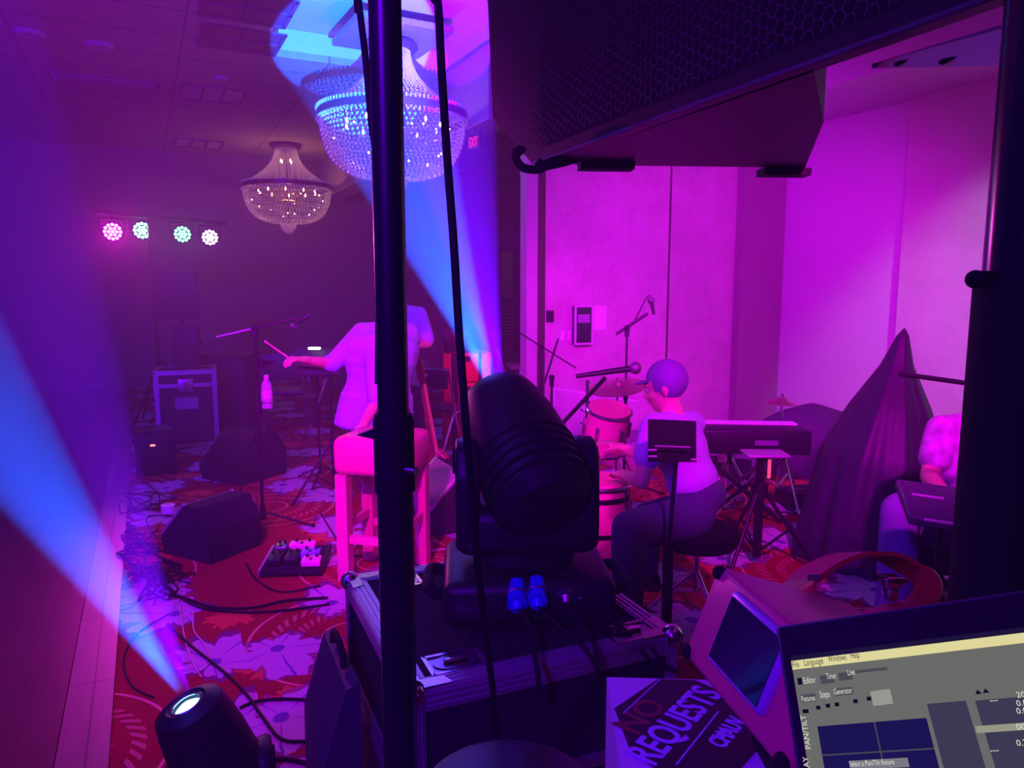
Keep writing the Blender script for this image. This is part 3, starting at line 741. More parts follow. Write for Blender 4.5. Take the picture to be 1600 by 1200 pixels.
# ------------------------------------------------------------------ flight cases
CASEP = mat('case_laminate', (.025, .02, .035), .4, spec=.4, scale=120, vary=.3)
ALU = mat('case_aluminium', (.62, .58, .68), .38, .85, scale=40, vary=.18)
def flight_case(label, loc, rz, w, d, h, lid=.25, group=None, stencil=None, e=.03, name='flight_case'):
    o = root(name, label, 'flight case', loc, rz, group)
    part(o, 'body', MB().box((0, 0, (h - lid) / 2 + .02), (w - .01, d - .01, h - lid - .04)), CASEP, smooth=False)
    part(o, 'lid', MB().box((0, 0, h - lid / 2), (w - .01, d - .01, lid - .004)), CASEP, smooth=False)
    ex = MB()
    for z in (e / 2, h - e / 2):
        for s in (-1, 1):
            ex.box((0, s * (d / 2 - e / 2), z), (w, e, e)); ex.box((s * (w / 2 - e / 2), 0, z), (e, d - 2 * e, e))
    for sx in (-1, 1):
        for sy in (-1, 1): ex.box((sx * (w / 2 - e / 2), sy * (d / 2 - e / 2), h / 2), (e, e, h - 2 * e))
    part(o, 'edge_profiles', ex, ALU, smooth=False)
    sm = MB()
    for s in (-1, 1):
        sm.box((0, s * (d / 2), h - lid), (w - 2 * e, .012, .035)); sm.box((s * (w / 2), 0, h - lid), (.012, d - 2 * e, .035))
    part(o, 'seam_profile', sm, ALU, smooth=False)
    for sx in (-1, 1):
        for sy in (-1, 1):
            for z in (0.0, h):
                zz = .022 if z == 0 else h - .012
                part(o, 'ball_corner', MB().ball((sx * (w / 2 - .012), sy * (d / 2 - .012), zz), .022, 10), ALU)
    lt = part(o, 'latch', MB().box((0, -d / 2 - .012, h - lid), (.13, .012, .12), bev=.004), STEEL)
    part(lt, 'catch', MB().box((0, -d / 2 - .022, h - lid), (.035, .012, .07), bev=.004), CHROME)
    return o
fc = P(294, 700, 6.95)
o = flight_case('tall black flight case with silver edges against the dark back wall', (fc.x - .07, fc.y + .2, 0), R(22), .54, .42, .73, .14, e=.04)
part(o, 'stencil', MB().box((-.0, -.212, .42), (.2, .004, .11)), mat('stencil_paint', (.3, .26, .36), .6))
# dark speaker box standing on it
bxp = P(290, 575, 7.0)
speaker('small_speaker', 'small dark speaker box standing on the tall flight case', (bxp.x - .05, bxp.y + .2, .742), R(8), .24, .2, .4)
# subwoofer right of it
sb_ = P(372, 680, 7.8)
speaker('subwoofer', 'black subwoofer on the floor behind the boom stand', (sb_.x, sb_.y, 0), R(-5), .5, .5, .82)

# ------------------------------------------------------------------ chairs by the back wall
def chair(label, loc, rz, src=None):
    o = root('banquet_chair', label, 'chair', loc, rz, 'stacking chairs by the back wall')
    part(o, 'seat', MB().box((0, 0, .45), (.42, .42, .05), bev=.02), mat('chair_vinyl', (.05, .03, .06), .4))
    part(o, 'backrest', MB().box((0, .21, .72), (.4, .035, .26), bev=.015), mat('chair_vinyl', (.05, .03, .06), .4))
    for sx in (-1, 1):
        part(o, 'leg', MB().cyl((sx * .2, -.18, .43), (sx * .22, -.22, .0), .012), CHROME)
        part(o, 'leg', MB().tube([(sx * .2, .22, .84), (sx * .2, .2, .45), (sx * .22, .26, .0)], .012, 8), CHROME)
    part(o, 'seat_rail', MB().cyl((-.2, -.2, .43), (.2, -.2, .43), .01), CHROME)
    return o
c1 = P(448, 660, 7.6)
ch = chair('chrome-legged dark chair behind the water bottle', (c1.x, c1.y, 0), R(190))
c2 = P(525, 660, 8.2)
dup(ch, (c2.x, c2.y, 0), R(165), 'chrome-legged dark chair right of the other, behind the small mixer stand')

# ------------------------------------------------------------------ microphone stands
def mic(o, tip, tail, r=.011, name='microphone'):
    tip, tail = V(tip), V(tail); d = (tip - tail).normalized()
    m_ = wpart(o, name, MB().cyl(tail, tip - d * .045, r * .7, r * 1.05), BLACKM)
    wpart(m_, 'mic_grille', MB().ball(tip - d * .025, r * 2.0, 14), mat('mic_mesh', (.2, .18, .22), .4, .7, scale=300, vary=.5, bump=.5))
    return m_
def boom_stand(label, base, clutch, a, b, m=BLACKM, spread=.30, armr=.008, cat='microphone stand', rotd=10):
    o = root('microphone_stand', label, cat, (base.x, base.y, 0))
    bz = .1
    part(o, 'pole', MB().cyl((0, 0, bz), (0, 0, .62 * clutch.z), .011).cyl((0, 0, .6 * clutch.z), (0, 0, clutch.z - .02), .008), m)
    part(o, 'grip_collar', MB().cyl((0, 0, .58 * clutch.z), (0, 0, .66 * clutch.z), .017), BLACK)
    part(o, 'hub', MB().cyl((0, 0, .07), (0, 0, .17), .022, .016), BLACK)
    for k in range(3):
        t = R(rotd + 120 * k); e = V((spread * math.cos(t), spread * math.sin(t), .01))
        lg = part(o, 'leg', MB().cyl((0, 0, .12), e, .008), m)
        part(lg, 'foot', MB().ball(e + V((0, 0, .003)), .013, 10), RUBBER)
    wpart(o, 'boom_arm', MB().cyl(a, b, armr), m)
    wpart(o, 'clutch', MB().ball(clutch, .022, 12).box(clutch - V((0, 0, .03)), (.03, .03, .06)), BLACK)
    return o
bs = F(412, 828)
cl_ = P(408, 510, 4.56); cl_ = V((bs.x, bs.y, cl_.z))
A_ = P(338, 527, 4.5); B_ = P(487, 492, 4.62)
o = boom_stand('boom microphone stand with clipped water bottle in front of the performer', bs, cl_, A_, B_)
wpart(o, 'counterweight_grip', MB().cyl(A_, A_.lerp(B_, .42), .0095), mat('pale_chrome_arm', (.6, .55, .65), .3, .9))  # chrome sleeve over part of the black boom arm
mic(o, P(452, 512, 4.55), P(482, 496, 4.6), .009)
wpart(o, 'gooseneck', MB().tube([P(487, 492, 4.62), P(478, 494, 4.6), P(468, 503, 4.58), P(462, 511, 4.56), P(453, 512, 4.55)], .004, 6, 4), mat('pale_chrome_arm', (.6, .55, .65), .3, .9))
wpart(o, 'bottle_holder', MB().torus(P(418, 628, 4.5), .036, .004).cyl(P(411, 628, 4.55), P(413, 628, 4.52), .005).cyl(P(398, 626, 4.5), P(409, 627, 4.53), .004), CHROME)
mh = wpart(o, 'phone_mount', MB().box(P(409, 566, 4.5), (.07, .03, .06), bev=.008).cyl(P(409, 566, 4.5), P(428, 566, 4.45), .012), BLACK)
bt = P(418, 638, 4.5)
o2 = root('water_bottle', 'clear plastic water bottle hanging in the stand\'s holder', 'bottle', (bt.x, bt.y, bt.z))
CLEAR = mat('clear_plastic', (.75, .6, .75), .12, spec=.9, trans=.0, vary=.4, scale=60, alpha=.75)
part(o2, 'bottle_body', MB().lathe([(.002, 0), (.031, .002), (.033, .012), (.030, .03), (.033, .05), (.033, .125), (.029, .15), (.015, .175), (.013, .185)], n=24), CLEAR)
part(o2, 'bottle_label', MB().lathe([(.0338, .06), (.0338, .11)], n=24), mat('bottle_label', (.8, .62, .78), .5, scale=50, vary=.35))
part(o2, 'cap', MB().cyl((0, 0, .185), (0, 0, .205), .015), WHITEP)

# small stand with a tablet mixer under the stretched arm
bs = F(522, 780)
tz = P(520, 578, 5.2).z
o = root('tablet_stand', 'tripod stand with a small dark tablet under the performer\'s stretched arm', 'tablet stand', (bs.x, bs.y, 0))
tripod(o, tz, .42, .3, .010, .008, rotd=95, base=.08)
wpart(o, 'tilt_clamp', MB().cyl(P(512, 586, 5.1), P(497, 630, 4.95), .006), CHROME)
wpart(o, 'bracket', MB().box(P(520, 578, 5.2), (.05, .05, .04), bev=.01), STEEL)
tb = P(492, 574, 5.1)
o2 = root('tablet_mixer', 'small dark tablet with greenish glint lying on the tripod bracket', 'tablet', (tb.x, tb.y, tb.z), rot=(R(-14), R(8), R(12)))
part(o2, 'body', MB().box((0, 0, 0), (.23, .15, .022), bev=.006), BLACK)
part(o2, 'screen', MB().box((.03, 0, .0125), (.09, .1, .002)), mat('green_screen', (.05, .3, .2), .3, emis=(.15, .6, .35), strength=.6))
part(o2, 'knob', MB().cyl((-.06, 0, .01), (-.06, 0, .024), .012).cyl((-.09, .03, .01), (-.09, .03, .024), .009), CHROME)
tb = P(494, 545, 5.6)
o2 = root('music_stand', 'dark music stand with a small white clip light behind the arm', 'music stand', (tb.x, tb.y, 0))
part(o2, 'pole', MB().cyl((0, 0, .06), (0, 0, tb.z - .1), .01), BLACKM)
for k in range(3):
    a = R(30 + 120 * k)
    part(o2, 'leg', MB().cyl((0, 0, .12), (.24 * math.cos(a), .24 * math.sin(a), .008), .007), BLACKM)
part(o2, 'desk', MB().box((0, 0, tb.z - .1), (.36, .02, .2), Euler((R(-18), 0, 0)).to_matrix()), BLACK)
part(o2, 'clip_light', MB().box((0, -.05, tb.z + .008), (.09, .03, .018), bev=.005), mat('clip_led', (.9, 1, .9), .4, emis=(.85, 1, .85), strength=5))

# ------------------------------------------------------------------ tall red stool
st = P(603, 900, 3.92)
o = root('bar_stool', 'tall square stool with thick hot-pink-lit red leather seat behind the black pole', 'stool', (st.x, st.y, 0), R(-14))
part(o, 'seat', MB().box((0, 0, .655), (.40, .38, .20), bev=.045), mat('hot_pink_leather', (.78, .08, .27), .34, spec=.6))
STW = mat('red_stained_wood', (.66, .07, .30), .45, vary=.2, scale=8)
for sx in (-1, 1):
    for sy in (-1, 1):
        part(o, 'leg', MB().box((sx * .155, sy * .15, .28), (.062, .062, .56)), STW, smooth=False)
for c_, z_ in (((0, -.15, .22), (.25, .03, .04)), ((0, .15, .22), (.25, .03, .04)), ((.155, 0, .28), (.03, .24, .04)), ((-.155, 0, .28), (.03, .24, .04))): part(o, 'footrest', MB().box(c_, z_), STW, smooth=False)

# ------------------------------------------------------------------ electric guitar leaning on its stand
def guitar(label, loc, rot):
    o = root('electric_guitar', label, 'guitar', loc, rot=rot)
    out = []
    for t in range(48):
        a = 2 * PI * t / 48
        r = .165 + .035 * math.cos(2 * a + PI) + .022 * math.cos(3 * a) * (1 if math.sin(a) > 0 else .3)
        x = r * math.cos(a) * .95; z = .2 + r * math.sin(a) * 1.18
        if math.sin(a) > .75: z -= .05 * (math.sin(a) - .75) / .25
        out.append((x, -.02, z))
    part(o, 'body', MB().prism(out, (0, .04, 0)), mat('red_guitar_lacquer', (.42, .04, .05), .2, spec=.8))
    bnd = MB().tube([(x * 1.005, -.021, .2 + (z - .2) * 1.005) for x, y, z in out] + [out[0]], .0035, 6)
    part(o, 'binding', bnd, mat('cream_binding', (.8, .7, .6), .4))
    part(o, 'neck', MB().prism([(-.026, -.03, .33), (.026, -.03, .33), (.021, -.03, .83), (-.021, -.03, .83)], (0, .022, 0)), mat('maple_neck', (.7, .3, .22), .3))
    part(o, 'fretboard', MB().prism([(-.026, -.034, .31), (.026, -.034, .31), (.021, -.034, .83), (-.021, -.034, .83)], (0, .004, 0)), mat('rosewood', (.45, .12, .10), .4))
    hd_ = part(o, 'headstock', MB().prism([(-.021, -.03, .83), (.021, -.03, .83), (.042, -.028, .87), (.034, -.024, 1.0), (-.034, -.024, 1.0), (-.042, -.028, .87)], (0, .014, 0)), mat('red_guitar_lacquer', (.42, .04, .05), .2))
    for k in range(3):
        for sx in (-1, 1): part(hd_, 'tuner', MB().ball((sx * .05, -.02, .885 + k * .042), .010, 8).cyl((sx * .035, -.02, .885 + k * .042), (sx * .05, -.02, .885 + k * .042), .004), CHROME)
    for z in (.28, .2): part(o, 'pickup', MB().box((0, -.026, z), (.08, .014, .035), bev=.003), STEEL)
    part(o, 'bridge', MB().box((0, -.028, .12), (.08, .014, .014)), CHROME)
    stg = MB()
    for k in range(6): stg.cyl((-.014 + k * .0056, -.038, .12), (-.012 + k * .0048, -.036, .84), .0006, n=4)
    part(o, 'strings', stg, CHROME)
    for x, z in ((.1, .12), (.12, .17)): part(o, 'control_knob', MB().cyl((x, -.02, z), (x, -.035, z), .011), CHROME)
    return o
gb = P(698, 786, 5.0)
gz_ = V((-.17, .06, 1.0)).normalized(); gy_ = V((.75, .65, .0)); gy_ = (gy_ - gz_ * gy_.dot(gz_)).normalized(); gx_ = gy_.cross(gz_)
GROT = basis(gx_, gy_, gz_).to_euler()
o = guitar('red electric guitar leaning upright beside the stool', (gb.x, gb.y, .04), GROT)
gs = root('guitar_stand', 'black tubular stand holding the red guitar', 'guitar stand', (gb.x + .10, gb.y + .10, 0), R(-49))
part(gs, 'frame', MB().tube([(0, .06, .02), (-.02, .06, .3), (-.06, .06, .62)], .010, 8), BLACKM)
for p in ((-.2, -.16), (.2, -.16), (0, .22)): part(gs, 'leg', MB().tube([(0, .06, .3), (p[0], p[1] * .3 + .14, .012)], .009, 8), BLACKM)
part(gs, 'cradle_arm', MB().tube([(-.1, .04, .02), (-.08, .06, .02), (.08, .06, .02), (.1, .04, .02)], .009, 8), RUBBER)

# ------------------------------------------------------------------ floor monitors
GRL = mat('monitor_grille', (.22, .22, .26), .45, .6, scale=200, vary=.5, bump=.6)
def wedge(label, loc, rz, w=.5, group=None, grille=BLACK, trimm=False, k=1.0):
    o = root('floor_monitor', label, 'floor monitor', loc, rz, group)
    prof = [(-.22, 0), (.24, 0), (.27, .12), (.02, .37), (-.12, .37), (-.22, .22)]      # y, z with the face at +y
    prof = [(y * k, z * k) for y, z in prof]
    part(o, 'cabinet', MB().prism([(-w / 2, y, z) for y, z in prof], (w, 0, 0)), DARK, smooth=False)
    n = V((0, .25, .25)).normalized(); c = V((0, .145, .245)) * k + n * .008
    rt = Matrix.Rotation(R(-45), 3, 'X')
    part(o, 'grille', MB().box(c, (w * .92, .33 * k, .012), rt, bev=.004), grille)
    part(o, 'handle', MB().box((w / 2 + .004, -.03, .2), (.01, .13, .04)), RUBBER)
    if trimm:
        e = MB()
        for s in (-1, 1): e.box(c + V((s * w * .465, 0, 0)), (.014, .345 * k, .02), rt)
        e.box(c + rt @ V((0, .168 * k, 0)), (w * .94, .02, .02), rt)
        part(o, 'edge_trim', e, mat('silver_edge', (.62, .6, .68), .35, .5))
    return o
m1 = F(325, 868); o = wedge('nearer dark floor monitor by the pedalboard, its grille lit violet', (m1.x, m1.y + .1, 0), R(62), .36, k=.82, grille=mat('violet_lit_grille', (.12, .11, .15), .5, .3, scale=200, vary=.4), trimm=True)
part(o, 'badge', MB().box((-.11, .205, .123), (.03, .03, .004), Matrix.Rotation(R(-45), 3, 'X')), WHITEP)
m2 = F(378, 748); wedge('farther dark floor monitor turned away behind the boom stand', (m2.x, m2.y + .1, 0), R(150), .44)
m3 = F(705, 812); wedge('floor monitor with pale grey grille beside the guitar body', (m3.x + .02, m3.y - .0, 0), R(115), .5, grille=mat('pale_cloth_grille', (.38, .42, .45), .6, scale=200, vary=.3), trimm=True)
sm_ = F(232, 742); o = speaker('powered_monitor', 'low dark powered monitor with a red status light left of the flight case', (sm_.x, sm_.y + .12, 0), R(30), .3, .3, .36)
part(o, 'status_light', MB().box((-.02, -.17, .25), (.035, .012, .012)), mat('red_led', (1, .2, .15), .4, emis=(1, .12, .1), strength=5))

# pedalboard and pedals
pb0, pb1, pb2 = F(405, 905), F(500, 903), F(398, 848)
ex_ = (pb1 - pb0).normalized(); ang = math.atan2(ex_.y, ex_.x)
pw = (pb1 - pb0).length; pdp = .30
pc = pb0 + ex_ * pw / 2 + V((-ex_.y, ex_.x, 0)) * pdp / 2
o = root('pedalboard', 'black pedalboard lying on the carpet before the boom stand', 'pedalboard', (pc.x, pc.y, 0), ang)
rt = Matrix.Rotation(R(6), 3, 'X')
part(o, 'deck', MB().box((0, 0, .045), (pw, pdp, .02), rt), DARK)
part(o, 'side_rail', MB().box((-pw / 2, 0, .045), (.012, pdp, .035), rt), mat('silver_edge', (.62, .6, .68), .35, .5))
part(o, 'side_rail', MB().box((pw / 2, 0, .045), (.012, pdp, .035), rt), BLACK)
part(o, 'leg', MB().box((-pw / 2 + .03, 0, .018), (.02, pdp * .8, .03)).box((pw / 2 - .03, 0, .018), (.02, pdp * .8, .03)), RUBBER)
def pedal(label, x, y, w, d, color, z=.0):
    m_ = rotz(ang); p = V((pc.x, pc.y, 0)) + m_ @ V((x, y, 0))
    zz = .060 + math.tan(R(6)) * y
    o = root('effects_pedal', label, 'effects pedal', (p.x, p.y, zz + .002), rot=Euler((R(6), 0, ang)), group='effects pedals on the board')
    part(o, 'housing', MB().box((0, 0, .018), (w, d, .035), bev=.006), color)
    part(o, 'footswitch', MB().cyl((0, -d * .28, .035), (0, -d * .28, .046), .008), CHROME)
    for k in (-1, 1): part(o, 'knob', MB().cyl((k * w * .25, d * .25, .035), (k * w * .25, d * .25, .05), .008), BLACK)
PKP = mat('pink_lacquer', (.8, .3, .6), .4); BLP = mat('blue_lacquer', (.25, .2, .8), .4)
pedal('bright pink pedal at the near right corner of the pedalboard', pw * .33, -.09, .10, .07, PKP)
pedal('violet blue pedal just behind the bright pink pedal', pw * .26, .0, .10, .07, BLP)
pedal('black pedal in the middle of the pedalboard', -pw * .02, -.04, .07, .12, BLACK)
pedal('small silver pedal on the far left of the pedalboard', -pw * .3, .08, .06, .08, STEEL)
pedal('long pink pedal along the far edge of the pedalboard', pw * .05, .10, .14, .06, PKP)
pedal('black pedal near the silver side rail of the board', -pw * .3, -.05, .07, .11, BLACK)

# small case with a lavender edged device
q = F(372, 826); o = root('equipment_case', 'small black case right of the nearer floor monitor', 'case', (q.x, q.y + .08, 0), R(5))
part(o, 'body', MB().box((0, 0, .06), (.17, .14, .12), bev=.01), CASEP)
part(o, 'handle', MB().box((0, -.075, .08), (.07, .012, .015)), RUBBER)
o = root('wireless_receiver', 'small lavender-edged receiver box on the small black case', 'receiver', (q.x, q.y + .08, .122), R(5))
part(o, 'body', MB().box((0, 0, .014), (.14, .11, .027), bev=.004), PKP)
part(o, 'display', MB().box((0, 0, .029), (.1, .06, .003)), BLACK)
q = F(263, 800); single('tape_roll', MB().ring((q.x, q.y, 0.0), .02, .045, .05, 28), WHITEP, 'small white tape roll on the carpet left of the nearer monitor', 'tape roll')

# ------------------------------------------------------------------ red cases and box behind the guitar
RC = mat('red_case', (.75, .04, .05), .45, vary=.15, scale=6)
q = P(728, 620, 7.2)
def red_case(label, z, h):
    o = root('red_tool_case', label, 'tool case', (q.x, q.y, z), R(8), 'red tool cases stacked behind the guitar')
    part(o, 'body', MB().box((0, 0, h / 2), (.46, .4, h - .006), bev=.02), RC)
    part(o, 'strap', MB().box((-.12, -.205, h / 2), (.06, .012, h * .98)), BLACK)
    part(o, 'strap', MB().box((.12, -.205, h / 2), (.03, .012, h * .98)), BLACK)
    part(o, 'latch', MB().box((0, -.208, h * .8), (.06, .014, .05)), BLACK)
for z, h, l in ((0, .3, 'lowest red case of the stack behind the guitar'), (.302, .3, 'middle red case of the stack behind the guitar'), (.604, .28, 'topmost red case of the stack, below the black box')): red_case(l, z, h)
speaker('amplifier_box', 'black box standing on the topmost red case', (q.x - .09, q.y, .886), R(5), .24, .25, .22)
q2 = P(696, 660, 6.4)
o = root('folding_chair', 'folding chair frame with violet seat left of the black moving light', 'chair', (q2.x, q2.y, 0), R(150))
part(o, 'frame', MB().tube([(-.18, 0, 0.012), (-.18, .12, .5), (-.18, .2, .82), (.18, .2, .82), (.18, .12, .5), (.18, 0, .012)], .011, 8).tube([(-.16, .35, .012), (-.16, .1, .44), (-.16, -.05, .46), (.16, -.05, .46), (.16, .1, .44), (.16, .35, .012)], .011, 8), CHROME)
part(o, 'seat', MB().box((0, -.0, .468), (.34, .34, .025), bev=.01), mat('chair_vinyl', (.05, .03, .06), .4))
part(o, 'backrest', MB().box((0, .2, .74), (.34, .025, .16), bev=.01), mat('chair_vinyl', (.05, .03, .06), .4))

# small table with keyboard by the partition end
q = P(826, 600, 7.6); zt = P(826, 568, 7.6).z
o = root('side_table', 'narrow side table lit purple at the end of the partition', 'table', (q.x, q.y, 0), R(10))
part(o, 'tabletop', MB().box((0, 0, zt - .02), (.42, .3, .035)), mat('table_laminate', (.4, .3, .42), .4))
for sx in (-1, 1):
    for sy in (-1, 1): part(o, 'leg', MB().cyl((sx * .18, sy * .12, zt - .04), (sx * .18, sy * .12, 0), .012), BLACKM)
q = P(802, 600, 6.95); zt = P(802, 545, 6.95).z
o = root('keyboard_stand', 'silver X-frame stand beside the side table', 'stand', (q.x, q.y, 0), R(20))
part(o, 'cross_tube', MB().cyl((-.14, 0, .012), (.14, 0, zt), .012), STEEL)
part(o, 'cross_tube', MB().cyl((.14, .03, .012), (-.14, .03, zt), .012), STEEL)
part(o, 'foot_bar', MB().cyl((-.14, -.1, .012), (-.14, .12, .012), .012), STEEL)

# ------------------------------------------------------------------ drums and percussion
PINKSH = mat('red_drum_shell', (.74, .06, .32), .3, spec=.6, vary=.15, scale=5)
HEADM = mat('drum_head', (.8, .12, .3), .5)
cq = P(932, 900, 3.7)
czt = P(932, 742, 3.7).z
o = root('conga_drum', 'tall hot-pink conga drum with dark bands right of the black moving light', 'drum', (cq.x, cq.y, 0))
H = czt
part(o, 'shell', MB().lathe([(.11, 0.005), (.125, .1 * H), (.165, .5 * H), (.168, .62 * H), (.15, .9 * H), (.145, .98 * H), (.01, .98 * H)], n=40), PINKSH)
part(o, 'drum_head', MB().lathe([(.01, H), (.148, H), (.152, H - .015)], n=40), HEADM)
part(o, 'hoop', MB().torus((0, 0, H - .02), .158, .009, n=40), CHROME)
for f in (.86, .56): part(o, 'band', MB().lathe([(.158 if f > .8 else .169, f * H - .012), (.161 if f > .8 else .171, f * H), (.158 if f > .8 else .169, f * H + .012)], n=40), BLACKM)
for k in range(6):
    a = R(15 + 60 * k)
    lg = part(o, 'tuning_lug', MB().box((.168 * math.cos(a), .168 * math.sin(a), H * .74), (.02, .02, .06), rotz(a), bev=.004), CHROME)
    part(lg, 'hook', MB().cyl((.166 * math.cos(a), .166 * math.sin(a), H * .74), (.165 * math.cos(a), .165 * math.sin(a), H - .015), .005), CHROME)
o2 = root('handle_loop_cable', 'thick black cable looping in front of the conga shell', 'cable', (cq.x, cq.y - .25, 0)) if False else None
# tom on a chrome stand
tq = P(948, 668, 4.0)
o = root('tom_drum', 'small pink drum with chrome hoop mounted above the conga', 'drum', (tq.x, tq.y, tq.z), rot=Euler((R(16), R(6), 0)))
part(o, 'shell', MB().cyl((0, 0, -.13), (0, 0, .11), .115, n=36), PINKSH)
part(o, 'drum_head', MB().cyl((0, 0, .112), (0, 0, .118), .115, n=36), HEADM)
for z in (.105, -.125): part(o, 'hoop', MB().torus((0, 0, z), .12, .008, n=36), CHROME)
for k in range(6):
    a = R(60 * k); part(o, 'tuning_lug', MB().box((.122 * math.cos(a), .122 * math.sin(a), .0), (.018, .018, .09), rotz(a), bev=.004), CHROME)
cs = P(917, 690, 4.5)
o = root('hardware_stand', 'chrome percussion stand with clamps holding the small pink drum', 'stand', (cs.x, cs.y, 0))
zt = P(917, 592, 4.5).z
tripod(o, zt, .5, .3, .011, .009, CHROME, rotd=70)
wpart(o, 'mount_arm', MB().cyl(V((cs.x, cs.y, P(917, 668, 4.5).z)), tq + V((-.09, .09, -.02)), .009), CHROME)
rnd = random.Random(3)
cl2 = MB()
for k in range(16):
    c = P(917 + rnd.uniform(-17, 16), rnd.uniform(625, 690), 4.5 + rnd.uniform(-.03, .03))
    cl2.ball(c, rnd.uniform(.006, .011), 8)
    cl2.cyl(c, V((cs.x, cs.y, c.z - .01)), .004, n=6)
wpart(o, 'wing_bolts', cl2, CHROME)
# acrylic shield panels behind
ACR = bpy.data.materials.new('clear_acrylic'); ACR.use_nodes = True; nt = ACR.node_tree
b_ = nt.nodes['Principled BSDF']; b_.inputs['Base Color'].default_value = (.8, .8, .85, 1); b_.inputs['Roughness'].default_value = .05; b_.inputs['Alpha'].default_value = .1
EDG = mat('acrylic_edge_glimmer', (.85, .8, .9), .3)  # pale colour imitates the glimmer along the acrylic edges
s0, s1 = P(866, 607, 6.5), P(1000, 628, 5.95)
o = root('drum_shield', 'clear acrylic drum shield with painted edge glimmer in front of the partition', 'drum shield', ((s0.x + s1.x) / 2, (s0.y + s1.y) / 2, 0))
for k in range(2):
    a = s0.lerp(s1, k * .5); b = s0.lerp(s1, k * .5 + .49)
    n_ = V(((b - a).y, -(b - a).x, 0)).normalized() * .008
    pn = wpart(o, 'panel', MB().prism([(a.x, a.y, .01), (b.x, b.y, .01), (b.x, b.y, b.z), (a.x, a.y, a.z)], n_), ACR, smooth=False)
    wpart(pn, 'edge', MB().cyl((a.x, a.y, a.z), (b.x, b.y, b.z), .007, n=6).cyl((a.x, a.y, .02), (a.x, a.y, a.z), .006, n=6), EDG)
# boom mics over the drums
def free_boom(label, px, bd, cpx, cpy, a, b, armr=.008, micr=.011, miclen=.17, rotd=10):
    base = P(px, 600, bd); c = P(cpx, cpy, bd); c = V((base.x, base.y, c.z))
    o = boom_stand(label, base, c, a, b, armr=armr, rotd=rotd)
    return o
a, b = P(963, 522, 5.2), P(1012, 490, 5.2)
o = free_boom('boom microphone stand reaching up against the pink partition', 978, 5.2, 978, 512, a, b, .011)
mic(o, P(1016, 464, 5.2), P(1022, 492, 5.2), .013)
wpart(o, 'cable_loop', MB().tube([P(990, 505, 5.2), P(1000, 485, 5.18), P(1010, 466, 5.18), P(1016, 461, 5.19)], .004, 6, 5), CABLE)
a, b = P(850, 692, 4.25), P(946, 590, 4.05)
o = free_boom('boom stand with large dark microphone crossing above the drums', 856, 4.25, 856, 686, a, b, .012)
mm = mic(o, P(1000, 574, 3.95), P(900, 588, 4.0), .017)
a, b = P(812, 520, 6.6), P(900, 575, 6.2)
o = free_boom('thin boom stand slanting down behind the drums near the side table', 846, 6.5, 846, 542, a, b, .006)
a, b = P(850, 600, 5.2), P(872, 530, 5.2)
o = free_boom('short stand with a twisted rod left of the wall switches', 862, 5.2, 860, 590, a, b, .008)
# cymbals
def cymbal(label, c, r, tilt, floor=True, stand_label=None):
    o = root('cymbal', label, 'cymbal', tuple(c), rot=tilt)
    part(o, 'plate', MB().lathe([(.006, .02), (.03, .018), (.045, .002), (r * .7, -.012), (r, -.022), (r, -.024), (r * .7, -.014), (.045, 0.0), (.03, .015), (.006, .018)], n=48), mat('cymbal_bronze', (.6, .35, .3), .3, .9))
    part(o, 'wing_nut', MB().cyl((0, 0, .02), (0, 0, .045), .009), CHROME)
    s = root('cymbal_stand', stand_label, 'stand', (c.x, c.y, 0))
    tripod(s, c.z - .002, .45, .28, .009, .007, CHROME, rotd=40)
cymbal('thin cymbal seen edge-on over the drums, right of the tall chrome stand', P(965, 600, 5.0), .2, Euler((R(10), R(-8), 0)), stand_label='chrome stand under the cymbal behind the pink drum')
cymbal('cymbal tip seen edge-on against the magenta right wall', P(1222, 625, 5.0), .10, Euler((R(2), R(3), 0)), stand_label='chrome stand under the cymbal before the right wall')

# ------------------------------------------------------------------ keyboard, cases and bags at right of the stage
q = P(1158, 690, 4.7); zk = P(1158, 664, 4.7).z
o = root('stage_piano', 'long dark stage piano seen from behind the music stand', 'keyboard', (q.x, q.y, zk - .16), R(-5))
part(o, 'body', MB().box((0, 0, .08), (.78, .3, .15), bev=.012), BLACK)
kb = MB()
for k in range(30): kb.box((-.36 + k * .0245, .11, .158), (.022, .1, .01))
part(o, 'keys', kb, WHITEP)
part(o, 'rear_label', MB().box((.12, -.152, .08), (.14, .004, .03)), mat('grey_print', (.2, .15, .25), .5))
o = root('keyboard_stand', 'black X-frame stand under the dark stage piano', 'stand', (q.x, q.y, 0), R(-5))
for s in (-1, 1):
    part(o, 'cross_tube', MB().cyl((-.26, s * .08, .014), (.26, s * .08, zk - .175), .014), BLACKM)
    part(o, 'cross_tube', MB().cyl((.26, s * .08 + .03, .014), (-.26, s * .08 + .03, zk - .175), .014), BLACKM)
fq = P(1150, 765, 5.7)
flight_case('low flight case with bright silver edges on the carpet behind the tray stand', (fq.x, fq.y + .15, 0), R(-28), .44, .34, .32, .1, e=.035)
